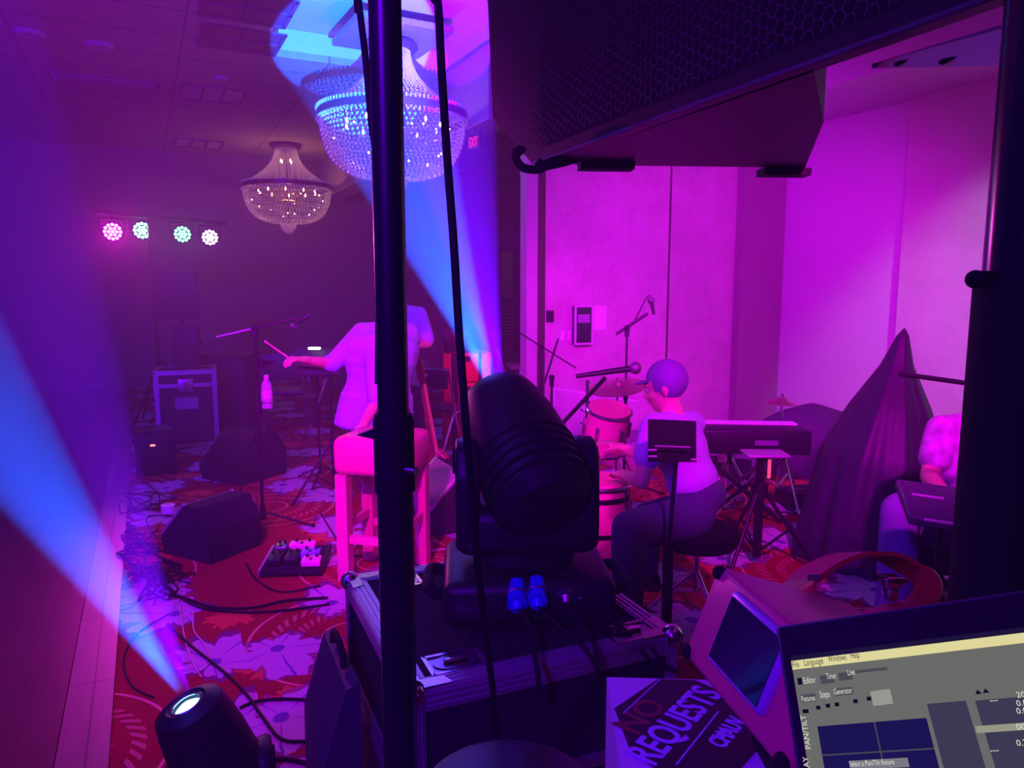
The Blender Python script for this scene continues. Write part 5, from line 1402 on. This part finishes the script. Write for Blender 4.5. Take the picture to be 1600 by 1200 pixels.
l2 = LENS2 - D2 * .02; pv2 = l2 - D2 * .19 + V((.030, 0.01, 0))
bs2 = V((pv2.x + .02, pv2.y, .016))
moving_head('smaller black moving-head light on the floor throwing a blue beam up left', (pv2.x + .0, pv2.y, .002), R(20), pv2, l2, .24, .04, .098, lr=.72)

# ------------------------------------------------------------------ tall black pole at left with its collar and cables
lp = V((-.098, .60, 0))
o = root('lighting_stand', 'tall black pole with lever collar crossing the whole picture in front of the stool', 'lighting stand', tuple(lp))
part(o, 'pole', MB().cyl((0, 0, .28), (0, 0, 1.39), .0150, n=28).cyl((0, 0, 1.38), (0, 0, 3.1), .0128, n=28), BLACKM)
zc0, zc1 = P(610, 775, .6).z, P(610, 658, .6).z
cl3 = part(o, 'collar', MB().cyl((0, 0, zc0), (0, 0, zc1), .0168, n=28).lathe([(.0169, zc1 - .004), (.0155, zc1 + .004), (.012, zc1 + .005)], n=28), RUBBER)
part(cl3, 'lever', MB().prism([(-.012, -.004, zc1 - .006), (-.03, -.004, zc1 - .013), (-.012, -.004, zc1 - .017)], (0, .008, 0)), BLACK)
part(cl3, 'clamp_screw', MB().cyl((.012, -.012, zc0 + .02), (.02, -.016, zc0 + .02), .004), CHROME)
for k in range(3):
    a = R((115, 230, 352)[k]); part(o, 'leg', MB().cyl((0, 0, .36), (.29 * math.cos(a), .29 * math.sin(a), .012), .010), BLACKM)
part(o, 'crossbar', MB().cyl((-.6, 0, 3.05), (.6, 0, 3.05), .018), BLACKM)
single('hanging_cable', MB().tube([V((-.16, .60, 3.035)), V((-.155, .60, 2.6)), V((-.145, .61, 2.2)), P(553, -60, .62), P(560, 0, .62), P(571, 90, .62), P(580, 190, .61), P(588, 260, .605), P(592, 420, .60), P(591, 600, .60)], .0030, 8, 6), CABLE, 'thin black cable running down the left side of the tall black pole', 'cable')
single('hanging_cable', MB().tube([V((-.04, .60, 3.03)), V((-.06, .68, 2.7)), V((-.085, .76, 2.3)), P(672, -80, .78), P(684, 0, .78), P(690, 110, .78), P(699, 250, .78), P(709, 380, .78), P(716, 500, .79), P(727, 650, .8), P(738, 780, .84), P(748, 900, .9), P(764, 1030, 1.0), P(772, 1096, 1.08), P(774, 1150, 1.12)], .0048, 8, 6), CABLE, 'thick black cable hanging free in front of the black moving light', 'cable')

# ------------------------------------------------------------------ right stand with the big loudspeaker
rx = P(1550, 160, .70); rp = V((.500, rx.y, 0))
o = root('speaker_stand', 'thick black telescopic speaker stand along the right edge', 'speaker stand', tuple(rp))
zk2 = P(1530, 436, .7).z
part(o, 'upper_tube', MB().cyl((0, 0, zk2 - .02), (0, 0, 1.795), .034, n=32), mat('black_gloss_tube', (.012, .009, .016), .22, spec=.6))
part(o, 'lower_tube', MB().cyl((0, 0, .35), (0, 0, zk2), .041, n=32), RUBBER)
kn = part(o, 'locking_knob', MB().cyl((-.02, 0, zk2 - .0), (-.052, -.01, zk2 + .0), .008, n=16).ball((-.052, -.01, zk2), .009, 12), RUBBER)
for k in range(3):
    a = R(-30 + 120 * k); part(o, 'leg', MB().cyl((0, 0, .45), (.42 * math.cos(a), .42 * math.sin(a), .014), .014), BLACKM)

# loudspeaker: baffle plane through A and B, tapering back
ZS = 1.80
A1 = F(832, 256, ZS); B1 = F(1560, -8, ZS)
bd = V((B1.x - A1.x, B1.y - A1.y, 0)).normalized(); bn = V((-bd.y, bd.x, 0))
if bn.y < 0: bn = -bn                       # pointing away from the viewer
def onb(px, py): return on_plane(px, py, A1, bn)
S_root = root('loudspeaker', 'big black loudspeaker with hex grille overhanging the top right, on its pole', 'speaker', ((A1.x + B1.x) / 2, (A1.y + B1.y) / 2, ZS))
tl = onb(770, 185); zt_ = ZS + .50
ext = B1 + bd * .12
face = [A1, ext, V((ext.x, ext.y, zt_)), V((onb(762, 0).x, onb(762, 0).y, zt_)), onb(762, 0), tl]
wpart(S_root, 'baffle', MB().prism(face, bn * .035), BLACK, smooth=False)
wpart(S_root, 'baffle_edge', MB().cyl(A1 + V((0, 0, .002)), ext, .004, n=8), mat('painted_edge_highlight', (.12, .08, .14), .35, spec=.8))  # lighter strip paints in the highlight along the baffle edge
# hexagonal grille wires
hexm = MB(); hs = .0115
up_ = V((0, 0, 1)); org = A1 - bn * .006
Lx = (ext - A1).length
for i in range(int(Lx / (hs * 1.5)) + 2):
    for j in range(34):
        u = i * hs * 1.5 + .03; v = j * hs * 1.732 + (hs * .866 if i % 2 else 0) + .03
        if v > .46 or v < .025 + .0 or u > Lx - .03: continue
        if u < .045 - 0.0 and v < .06: continue
        c = org + bd * u + up_ * v
        # leave out what lies beyond the chamfered corner
        for k in range(3):
            a, b = PI / 3 * k, PI / 3 * (k + 1)
            p, q = c + (bd * math.cos(a) + up_ * math.sin(a)) * hs, c + (bd * math.cos(b) + up_ * math.sin(b)) * hs
            t_ = (q - p).normalized(); s_ = t_.cross(bn) * .0014
            hexm.prism([p - s_, q - s_, q + s_, p + s_], -bn * .002)
wpart(S_root, 'hex_grille', hexm, mat('grille_wire', (.035, .022, .06), .4, spec=.7), smooth=False)
# tapering cabinet behind the baffle
k0, k1, k2, k3, k4 = A1 + bd * .06, F(1240, 103, ZS), F(1287, 190, ZS), F(1258, 262, ZS), F(905, 258, ZS)
low = [k0 + bn * .036, V((k1.x, k1.y, ZS)) + bn * .036, k2, k3, k4]
wpart(S_root, 'cabinet', MB().prism([V((p.x, p.y, ZS)) for p in low], (0, 0, .5)), BLACK, smooth=False)
for px0, px1, py0 in ((902, 985, 256), (1182, 1254, 266)):
    a, b = F(px0, py0, ZS), F(px1, py0 + 1, ZS)
    n_ = V((-(b - a).y, (b - a).x, 0)).normalized() * -.05
    wpart(S_root, 'rubber_foot', MB().prism([a, b, b + n_, a + n_], (0, 0, -.018)), RUBBER)
hk = [P(840, 252, 1.72), P(848, 262, 1.72), P(835, 265, 1.72), P(818, 262, 1.72), P(808, 252, 1.72), P(806, 240, 1.72), P(812, 234, 1.72), P(818, 238, 1.72)]
wpart(S_root, 'hook_bracket', MB().tube(hk, .010, 10, 4).tube([P(846, 260, 1.72), P(880, 250, 1.73), P(930, 236, 1.74)], .010, 10, 4, rr=[.012, .016, .012]), RUBBER)
wpart(S_root, 'rigging_point', MB().cyl(P(1497, 12, .86), P(1497, 8, .84), .008, n=20), CHROME)
# pole mount plate on the stand
pl = [P(1362, 107, .98), P(1700, 100, .60), P(1700, 20, .60), P(1556, 50, .78)]
mpl = wpart(S_root, 'mount_plate', MB().prism(pl, (0, 0, .006)), mat('satin_plate', (.30, .26, .34), .45, .3), smooth=False)
hl = MB()
for px, py, d, r in ((1420, 96, .90, .013), (1495, 92, .80, .014)): hl.lathe([(.001, -.002), (r, -.002), (r, .0), (.001, .0)], tuple(P(px, py, d) - V((0, 0, .001))), n=20, sx=1.3)
wpart(mpl, 'plate_slots', hl, RUBBER)
wpart(mpl, 'pole_socket', MB().lathe([(.03, -.01), (.036, -.008), (.036, .0), (.03, .0)], (rp.x, rp.y, 1.79), n=28), RUBBER)

# ------------------------------------------------------------------ operator's table, drum case, request box
TZ = .78
def table(name, label, tx0, tx1, ty0, ty1):
    o = root(name, label, 'table', ((tx0 + tx1) / 2, (ty0 + ty1) / 2, 0))
    part(o, 'tabletop', MB().box((0, 0, TZ - .02), (tx1 - tx0, ty1 - ty0, .036), bev=.006), CASEP)
    for sx in (-1, 1):
        for sy in (-1, 1): part(o, 'leg', MB().cyl((sx * ((tx1 - tx0) / 2 - .03), sy * ((ty1 - ty0) / 2 - .03), 0), (sx * ((tx1 - tx0) / 2 - .03), sy * ((ty1 - ty0) / 2 - .03), TZ - .04), .014), BLACKM)
table('side_table', 'small black table under the white request box', .128, .425, .645, 1.03)
table('operator_table', 'black table under the laptop in front of the right stand', .15, .80, .25, .62)
dcp = V((-.005, .86, 0))
o = root('drum_case', 'round black drum case standing under the hanging cable at the bottom', 'case', (dcp.x + .0, dcp.y, 0))
part(o, 'shell', MB().lathe([(.11, .004), (.115, .02), (.115, .80), (.11, .805)], n=48), DARK)
part(o, 'lid', MB().lathe([(.118, .79), (.119, .845), (.112, .862), (.09, .868), (.01, .869)], n=48), CASEP)
part(o, 'rim', MB().torus((0, 0, .80), .1195, .003, n=48), RUBBER)
part(o, 'lid_handle', MB().tube([(-.04, 0, .868), (-.03, 0, .885), (.03, 0, .885), (.04, 0, .868)], .006, 8, 4), RUBBER)

# white request box
bz = .95
q0 = F(948, 1058, bz); q1 = F(1108, 1062, bz)
bxd = V((q1.x - q0.x, q1.y - q0.y, 0)).normalized(); byd = V((bxd.y, -bxd.x, 0))
q2_ = q0 + bxd * .28 + byd * .26 
rb_ = root('request_box', 'white box with black NO REQUESTS sign on its lid, left of the laptop', 'box', tuple(V(((q0.x + q2_.x) / 2, (q0.y + q2_.y) / 2, TZ))))
wpart(rb_, 'carton', MB().prism([V((p.x, p.y, TZ + .001)) for p in (q0, q0 + bxd * .28, q2_, q0 + byd * .26)], (0, 0, bz - TZ - .001)), mat('white_card', (.62, .6, .72), .6), smooth=False)
def onz(px, py, z=bz): return F(px, py, z)
sg = MB()
poly = [onz(960, 1108), onz(1028, 1062), onz(1086, 1064), onz(1150, 1092), onz(1190, 1165), onz(1150, 1210), onz(1060, 1230), onz(984, 1172)]
sg.prism([p + V((0, 0, .0004)) for p in poly], (0, 0, .001))
lid_m = wpart(rb_, 'sign_panel', sg, mat('black_print', (.02, .006, .02), .45), smooth=False)
tb0, tb1 = onz(1021, 1200), onz(1123, 1092)
tx = (tb1 - tb0).normalized(); ty = V((-tx.y, tx.x, 0)); Ltx = (tb1 - tb0).length
Mt = Matrix.Translation(tb0 + V((0, 0, .0016))) @ basis(tx, ty, V((0, 0, 1))).to_4x4()
LAV = mat('pale_print', (.5, .48, .8), .6)
probe = MB().text('REQUESTS', 1.0, Matrix.Identity(4), 0, 'LEFT', .02)
pwid = max(v.x for v in probe.v)
sz = Ltx / pwid * 1.06
sxy = Matrix.Diagonal((1, 1.35, 1, 1))
wpart(lid_m, 'lettering', MB().text('REQUESTS', sz, Mt @ sxy, .0004, 'LEFT', sz * .02), LAV, smooth=False)
n0 = onz(994, 1152)
Mn = Matrix.Translation(n0 + V((0, 0, .0016))) @ basis(tx, ty, V((0, 0, 1))).to_4x4()
wpart(lid_m, 'lettering', MB().text('NO', sz * 1.25, Mn, .0004, 'LEFT', sz * .02), mat('red_print', (.22, .01, .03), .6), smooth=False)
def stripe(a, b, w):
    a, b = onz(*a), onz(*b); t = (b - a).normalized(); n_ = V((-t.y, t.x, 0)) * w
    return [p + V((0, 0, .0016)) for p in (a, b, b + n_, a + n_)]
st_ = MB().prism(stripe((975, 1117), (1033, 1063), .0018), (0, 0, .0006)).prism(stripe((1058, 1198), (1124, 1114), .0022), (0, 0, .0006))
wpart(lid_m, 'stripes', st_, LAV, smooth=False)
c0 = onz(1131, 1172); Mc = Matrix.Translation(c0 + V((0, 0, .0016))) @ basis(tx, ty, V((0, 0, 1))).to_4x4()
wpart(lid_m, 'lettering', MB().text('CHAUV', sz * .62, Mc @ Matrix.Diagonal((.8, 1.2, 1, 1)), .0004, 'LEFT', sz * .02), LAV, smooth=False)
wpart(lid_m, 'emblem', MB().prism([onz(1117, 1152) + V((0, 0, .0016)), onz(1134, 1151) + V((0, 0, .0016)), onz(1128, 1140) + V((0, 0, .0016))], (0, 0, .0006)), LAV, smooth=False)

# ------------------------------------------------------------------ red box with a framed window, held tilted on its foot
camR, camU, camB = V((1, 0, 0)), V((0, math.sin(PITCH), math.cos(PITCH))), V((0, -math.cos(PITCH), math.sin(PITCH)))
g0 = V((.2079, .8491, 1.0556))
ea_ = V((.338, .038, .9404)).normalized(); eb_ = V((.2038, -.9784, -.0337)); eb_ = (eb_ - ea_ * eb_.dot(ea_)).normalized()
en_ = -V((.9188, .203, -.3385)).normalized()
HA, HB, HD = .120, .219, .20
rbx = root('lantern_box', 'tilted pink-red box with black window and red strap handle behind the laptop', 'lantern', tuple(g0 + eb_ * HB / 2 + ea_ * HA / 2 - en_ * HD / 2))
def gp(a, b, n=0.0): return g0 + ea_ * a + eb_ * b + en_ * n
Bm = basis(ea_, eb_, ea_.cross(eb_))
PKB = mat('pink_red_lacquer', (.62, .05, .16), .35, spec=.6, scale=14, vary=.15)
wpart(rbx, 'housing', MB().box(gp(HA / 2, HB / 2, -HD / 2), (HA, HB, HD), Bm, bev=.008), PKB)
wa, wb_, ww, wh = .0259 + .043, .058 + .0567, .0863, .1135
fr3 = MB(); 
fr3.box(gp(wa, wb_, .003), (ww, wh, .012), Bm, bev=.005)
wpart(rbx, 'window_frame', fr3, mat('satin_violet_rim', (.5, .42, .7), .3, .4))
pn = wpart(rbx, 'window', MB().box(gp(wa, wb_, .0085), (ww - .013, wh - .013, .004), Bm), mat('dark_glass', (.01, .008, .03), .08, spec=.8), smooth=False)
for a, b in ((.008, .008), (HA - .008, .008), (HA - .008, HB - .008), (.008, HB - .008)):
    wpart(rbx, 'corner_foot', MB().ball(gp(a, b, -.002), .009, 12), RUBBER)
wpart(rbx, 'hanging_knob', MB().ball(P(1131, 945, .925), .008, 10, sc=(.8, .8, 1.3)).cyl(P(1131, 940, .93), P(1137, 922, .945), .003), mat('gloss_black_knob', (.01, .01, .012), .1, spec=.9))
# support for the tilted box
lowc = min([gp(a, b, -c) for a in (0, HA) for b in (0, HB) for c in (0, HD)], key=lambda p: p.z)
mid_ = gp(.0, HB * .5, -HD * .6)
single('box_riser', MB().prism([(mid_.x - .05, mid_.y - .06, bz + .0035), (mid_.x + .05, mid_.y - .06, bz + .0035), (mid_.x + .05, mid_.y + .06, bz + .0035), (mid_.x - .05, mid_.y + .06, bz + .0035)], (0, 0, max(.012, gp(0, HB * .5, -HD * .85).z - bz - .012))), RUBBER, 'black foam block under the tilted red box', 'block')
# red strap handle
REDS = mat('red_strap', (.45, .02, .03), .4, spec=.5)
hp = [P(1258, 955, .93), P(1250, 918, .95), P(1275, 890, .98), P(1325, 868, 1.02), P(1380, 868, 1.05), P(1420, 888, 1.06), P(1446, 912, 1.04), P(1440, 938, 1.0), P(1400, 950, .96), P(1340, 968, .93)]
hp2, _ = catmull([V(p) for p in hp], 6)
sv = []; sf = []
for i, p in enumerate(hp2):
    t = (hp2[min(i + 1, len(hp2) - 1)] - hp2[max(i - 1, 0)]).normalized()
    wv = V((.25, -.9, .35)); wv = (wv - t * wv.dot(t)).normalized(); nn = t.cross(wv)
    hw = .030 if i < len(hp2) * .55 else .022
    for a, b in ((-hw, -.003), (hw, -.003), (hw, .003), (-hw, .003)): sv.append(p + wv * a + nn * b)
for i in range(len(hp2) - 1):
    for k in range(4): sf.append((i * 4 + k, i * 4 + (k + 1) % 4, (i + 1) * 4 + (k + 1) % 4, (i + 1) * 4 + k))
sf += [(3, 2, 1, 0), tuple(range(len(sv) - 4, len(sv)))]
strap = wpart(rbx, 'strap_handle', MB().add(sv, sf), REDS)
bk = P(1392, 908, 1.0)
wpart(strap, 'buckle', MB().box(bk, (.024, .02, .016), bev=.004).box(bk + V((.0, 0, -.016)), (.016, .02, .02), bev=.004).cyl(bk + V((-.022, 0, .006)), bk + V((.02, 0, .0)), .005), CHROME)
wpart(strap, 'emblem', MB().box(P(1272, 902, .922), (.016, .002, .008)), STEEL)

# ------------------------------------------------------------------ laptop
TL = P(1210, 977, .54); TR = P(1600, 920, .465)
X = (TR - TL).normalized()
BLp = P(1221, 1200, .485); Yd = (TL - BLp); Yd = (Yd - X * Yd.dot(X)).normalized(); Zn = X.cross(Yd)
if Zn.dot(camB) < 0: Zn = -Zn
LWd, LHt = .31, .20
org = TL
lid_c = org + X * LWd / 2 - Yd * LHt / 2
lap = root('laptop', 'open laptop with lit editor screen at the bottom right corner', 'laptop', (lid_c.x, lid_c.y - .1, TZ))
LB_ = basis(X, Yd, Zn)
wpart(lap, 'lid', MB().box(lid_c - Zn * .004, (LWd, LHt, .008), LB_, bev=.0035), mat('dark_laptop_shell', (.03, .025, .07), .35, spec=.6))
wpart(lap, 'bezel', MB().box(lid_c + Zn * .0003, (LWd - .006, LHt - .006, .001), LB_), mat('matt_bezel', (.004, .004, .006), .6, spec=.2), smooth=False)
def onl(px, py): return on_plane(px, py, org, Zn)
def em(name, c, s): 
    c = tuple((x / 255) ** 2.2 for x in c)
    return mat(name, tuple(x * .02 for x in c), .5, emis=c, strength=s, vary=0, spec=.1)
SCR = em('screen_grey', (104, 106, 98), 1.0)
def patch(px0, py0, px1, py1, lift):       # a rectangle in the screen's own axes, found by two seen corners
    a = onl(px0, py0); b = onl(px1, py1); ua, va = (a - org).dot(X), (a - org).dot(Yd); ub, vb = (b - org).dot(X), (b - org).dot(Yd)
    return rectuv(ua, va, ub, vb, lift)
def rectuv(ua, va, ub, vb, lift):
    return [org + X * u + Yd * v + Zn * lift for u, v in ((ua, va), (ub, va), (ub, vb), (ua, vb))]
def uv(px, py):
    a = onl(px, py); return (a - org).dot(X), (a - org).dot(Yd)
u0, v0 = uv(1236, 1026)
uR, vB = LWd - .012, -LHt + .015
scr = wpart(lap, 'screen', MB().plane(rectuv(u0, v0, uR, vB, .0010)), em('screen_title_bar', (30, 26, 52), 1.0), smooth=False)
_, vm0 = uv(1236, 1034); _, vm1 = uv(1236, 1048)
wpart(scr, 'toolbar_area', MB().plane(rectuv(u0, vm1, uR, vB, .0013)), SCR, smooth=False)
wpart(scr, 'menu_bar', MB().plane(rectuv(u0, vm0, uR, vm1, .0015)), em('menu_cream', (222, 214, 150), 1.0), smooth=False)
NAVY = em('panel_navy', (28, 26, 74), 1.0); TABG = em('tab_grey', (74, 76, 78), 1.0); PANEL = em('panel_slate', (60, 60, 76), 1.0); INKW = em('ink_white', (215, 215, 200), 1.0); INKB = em('ink_dark', (18, 18, 22), 1.0); CREAM = em('row_cream', (150, 150, 128), 1.0)
ua, va = uv(1278, 1136); ub, _ = uv(1443, 1103)
wpart(scr, 'position_panel', MB().plane(rectuv(ua, va, ub, vB, .0015)), NAVY, smooth=False)
uc, _ = uv(1365, 1120); ln = MB()
ln.plane(rectuv(uc - .0004, va, uc + .0004, vB, .0018)); _, vh = uv(1440, 1172); ln.plane(rectuv(ua, vh - .0004, ub, vh + .0004, .0018))
wpart(scr, 'crosshair_lines', ln, TABG, smooth=False)
ud, vd = uv(1449, 1101); ue, _ = uv(1508, 1090)
wpart(scr, 'slate_panel', MB().plane(rectuv(ud, vd, ue, vB, .0015)), PANEL, smooth=False)
uf, vf = uv(1524, 1096)
wpart(scr, 'list_panel', MB().plane(rectuv(uf, vf, uR, vB, .0015)), PANEL, smooth=False)
ug, vg = uv(1524, 1136); _, vg2 = uv(1524, 1147)
wpart(scr, 'list_row', MB().plane(rectuv(ug, vg, uR, vg2, .0018)), CREAM, smooth=False)
tb_ = MB()
for a in ((1282, 1057, 1306, 1064 + 4), (1310, 1053, 1334, 1060 + 3), (1336, 1049, 1388, 1048), (1251, 1087, 1277, 1097), (1304, 1077, 1335, 1086)):
    tb_.plane(patch(*a[:2], a[2], a[3], .0018))
wpart(scr, 'tabs', tb_, TABG, smooth=False)
def scrtext(s, px, py, size, m, name='screen_lettering', ang=0, px1=None):
    u, v = uv(px, py)
    size *= .72
    pr = max(q.x for q in MB().text(s, size, Matrix.Identity(4), 0).v)
    k = 1.0 if px1 is None else (uv(px1, py)[0] - u) / pr
    M = Matrix.Translation(org + X * u + Yd * v + Zn * .0022) @ LB_.to_4x4() @ Matrix.Rotation(ang, 4, 'Z') @ Matrix.Diagonal((k, 1, 1, 1))
    wpart(scr, name, MB().text(s, size, M, 0), m, smooth=False)
for s, px, py, px1, sz_, m in (('File', 1240, 1045, 1251, .0085, INKB), ('Language', 1258, 1042, 1289, .0085, INKB), ('Windows', 1296, 1036, 1325, .0085, INKB), ('Help', 1331, 1031, 1345, .0085, INKB),
                          ('Editor', 1257, 1070, 1277, .0085, INKW), ('Timer', 1293, 1063, 1309, .008, INKW), ('Live', 1326, 1057, 1338, .008, INKW), ('Fixtures', 1254, 1098, 1276, .0075, INKW), ('Steps', 1283, 1092, 1299, .0085, INKW), ('Generator', 1305, 1087, 1334, .0075, INKW)):
    scrtext(s, px, py, sz_, m, px1=px1)
scrtext('PAN/TILT', 1269, 1172, .007, INKW, ang=R(90))
scrtext('RELAY', 1270, 1222, .007, INKW, ang=R(90))
bu, bv = uv(1328, 1190); wpart(scr, 'caption_bar', MB().plane(rectuv(bu, bv, bu + .034, bv - .0052, .0019)), em('caption', (120, 120, 125), 1.0), smooth=False)
scrtext('Select a Pan/Tilt fixture', 1329, 1199, .006, INKW, px1=1400)
def icon(*quads):
    m_ = MB()
    for q_ in quads: m_.plane(q_)
    wpart(scr, 'icon', m_, INKB, smooth=False)
u, v = uv(1255, 1110)
icon(rectuv(u, v, u + .004, v - .0025, .002))
for px, py in ((1280, 1107), (1295, 1104), (1309, 1102), (1338, 1097), (1359, 1093)):
    u, v = uv(px, py); icon(rectuv(u - .0014, v + .0012, u + .0014, v - .0012, .002))
for px, py in ((1530, 1086), (1542, 1084)):
    u, v = uv(px, py); icon([org + X * a + Yd * b + Zn * .002 for a, b in ((u - .0018, v), (u + .0018, v), (u, v + .0026))])
u, v = uv(1248, 1068); icon(rectuv(u, v + .003, u + .003, v - .0015, .002))
wi = MB()
for px, py in ((1372, 1092), (1385, 1090)):
    u, v = uv(px, py); wi.plane(rectuv(u - .0035, v + .0045, u + .0035, v - .0045, .0018))
wpart(scr, 'buttons', wi, em('button_grey', (150, 150, 138), 1.0), smooth=False)
for px, py, s in ((1548, 1100, '---'), (1590, 1092, '200'), (1590, 1105, '0.00'), (1590, 1117, '0.00'), (1590, 1142, '00:00'), (1549, 1178, '---'), (1590, 1167, '0.27')):
    scrtext(s, px, py, .0065, INKW)
hinge = lid_c - Yd * LHt / 2
hx = V((X.x, X.y, 0)).normalized(); hy = V((hx.y, -hx.x, 0))
kbc = hinge + hy * .105 - Zn * .0 - V((0, 0, .012))
wpart(lap, 'keyboard_base', MB().box(kbc, (LWd, .205, .015), basis(hx, -hy, V((0, 0, 1))), bev=.004), mat('dark_laptop_shell', (.03, .025, .07), .35))
ky = MB()
for r_ in range(5):
    for k in range(13): ky.box(kbc + hx * (-.135 + k * .0222) + hy * (-.07 + r_ * .022) + V((0, 0, .0085)), (.018, .018, .003), basis(hx, -hy, V((0, 0, 1))))
wpart(lap, 'keys', ky, RUBBER, smooth=False)
ls = root('laptop_riser', 'black riser on the table carrying the laptop', 'stand', (kbc.x, kbc.y, TZ + .001))
zr = kbc.z - .009 - TZ - .001
part(ls, 'shelf', MB().box((0, 0, zr - .008), (.28, .17, .014)), BLACK)
for sx in (-1, 1): part(ls, 'leg', MB().box((sx * .14, 0, (zr - .015) / 2), (.02, .15, zr - .015)), BLACK)

# ------------------------------------------------------------------ padded bag beside the case at lower left
sdir = -cy_; ndir = -cx_                       # along the case side towards the viewer; away from the case
bo = fl + cy_ * (CD * .98) + ndir * .035; bo.z = 0
bg = root('speaker_bag', 'dark padded speaker bag standing against the left side of the large flight case', 'bag', tuple(bo + sdir * .14 + ndir * .06))
pr_ = [(0, 0.002), (.075, 0.002), (.09, .10), (.085, .44), (.03, .62), (0, .63)]
wpart(bg, 'body', MB().prism([bo + ndir * a + V((0, 0, z)) for a, z in pr_], sdir * .30), mat('padded_nylon', (.035, .025, .06), .6, scale=60, vary=.3, bump=.3), smooth=False)
wpart(bg, 'carry_handle', MB().tube([bo + sdir * .08 + ndir * .02 + V((0, 0, .63)), bo + sdir * .10 + ndir * .02 + V((0, 0, .665)), bo + sdir * .20 + ndir * .02 + V((0, 0, .665)), bo + sdir * .22 + ndir * .02 + V((0, 0, .63))], .008, 8, 4), RUBBER)

# ------------------------------------------------------------------ cables
def cable(label, pts, r=.005, m=CABLE, name='floor_cable', sm=6):
    w = [F(px, py, r + .0008) for px, py in pts]
    return single(name, MB().tube(w, r, 7, sm), m, label, 'cable')
cable('black cable crossing the carpet from the left tangle towards the large flight case', [(250, 925), (290, 935), (330, 948), (390, 950), (450, 938), (512, 934)], .007)
cable('black cable running just below the longer cable towards the flight case', [(255, 915), (300, 944), (350, 955), (430, 955), (515, 944)], .006)
cable('black cable slanting from the smaller moving light down to the flight case side', [(262, 975), (300, 1010), (350, 1050), (385, 1085), (410, 1120), (440, 1155), (485, 1158)], .006)
cable('black cable loop left of the smaller moving light', [(262, 960), (215, 990), (193, 1030), (205, 1070), (240, 1090)], .004)
cable('black cable curving right from the smaller moving light', [(375, 1106), (400, 1096), (440, 1092), (485, 1094)], .006)
cable('thick black cable along the bottom edge of the carpet', [(380, 1196), (420, 1186), (460, 1188), (500, 1200)], .007)
cable('pale cable rising left of the other pale cable near the smaller moving light', [(281, 942), (284, 970), (292, 1010), (304, 1040), (315, 1058)], .003, LIGHTCABLE)
cable('pale cable with a bend near the smaller moving light', [(302, 955), (303, 985), (318, 1005), (328, 1028), (322, 1042), (310, 1050)], .003, LIGHTCABLE)
rnd = random.Random(11); tg = MB()
for k in range(16):
    cx0, cy0 = rnd.uniform(205, 262), rnd.uniform(745, 925)
    pts = [(cx0 + rnd.uniform(-34, 40), cy0 + rnd.uniform(-22, 26)) for _ in range(7)]
    tg.tube([F(px, py, .005 + k * .003) for px, py in pts], .004 + .001 * (k % 3), 6, 6)
single('cable_tangle', tg, CABLE, 'tangle of black cables on the carpet left of the nearer floor monitor', 'cables', kind='stuff')
cable('black cable from the nearer monitor to the pedalboard', [(385, 880), (400, 905), (440, 925), (500, 915)], .005)
cable('black cable on the carpet below the stool between its legs', [(500, 800), (540, 860), (580, 870), (640, 880), (690, 895)], .005)
cable('white jack cable in front of the monitor beside the guitar', [(672, 862), (690, 858), (712, 860), (735, 872)], .005, LIGHTCABLE)
cable('black cable winding under the stage piano', [(1110, 800), (1160, 815), (1220, 800), (1270, 812), (1320, 830)], .005)
cable('black cable running right across the carpet behind the tray stand', [(1200, 770), (1240, 800), (1300, 808), (1380, 800)], .005)
def air_cable(label, pts, r, m=CABLE):
    return single('cable', MB().tube([P(*p) for p in pts], r, 8, 6), m, label, 'cable')
air_cable('black power cable hanging from the left blue connector over the case edge', [(812, 952, 1.55), (826, 975, 1.52), (833, 1010, 1.46), (840, 1050, 1.40), (842, 1090, 1.41)], .0055)
air_cable('black power cable from the right blue connector across the case lid', [(842, 948, 1.56), (870, 975, 1.54), (905, 1005, 1.50), (930, 1040, 1.46), (930, 1068, 1.45)], .0045)
air_cable('black signal cable from the silver connector down the case front', [(886, 945, 1.58), (905, 970, 1.56), (925, 1000, 1.52), (934, 1030, 1.47), (940, 1070, 1.47)], .0045)
air_cable('black cable curving from the moving light base to the right over the case lid', [(905, 938, 1.62), (950, 962, 1.62), (990, 1000, 1.58), (1015, 1030, 1.55), (1060, 1050, 1.52)], .005)
air_cable('black cable arching along the right end of the case lid', [(930, 952, 1.66), (975, 968, 1.70), (1000, 985, 1.66), (1012, 1005, 1.60), (1040, 1040, 1.50)], .004)
air_cable('thick black cable looping in front of the conga shell', [(880, 866, 1.80), (905, 862, 1.80), (930, 868, 1.80), (947, 890, 1.79), (952, 920, 1.77), (948, 952, 1.705)], .006)
air_cable('thin cable hanging from the boom stand to the nearer monitor', [(409, 640, 4.5), (400, 680, 4.5), (382, 710, 4.5), (374, 740, 4.5), (380, 790, 4.5)], .004)
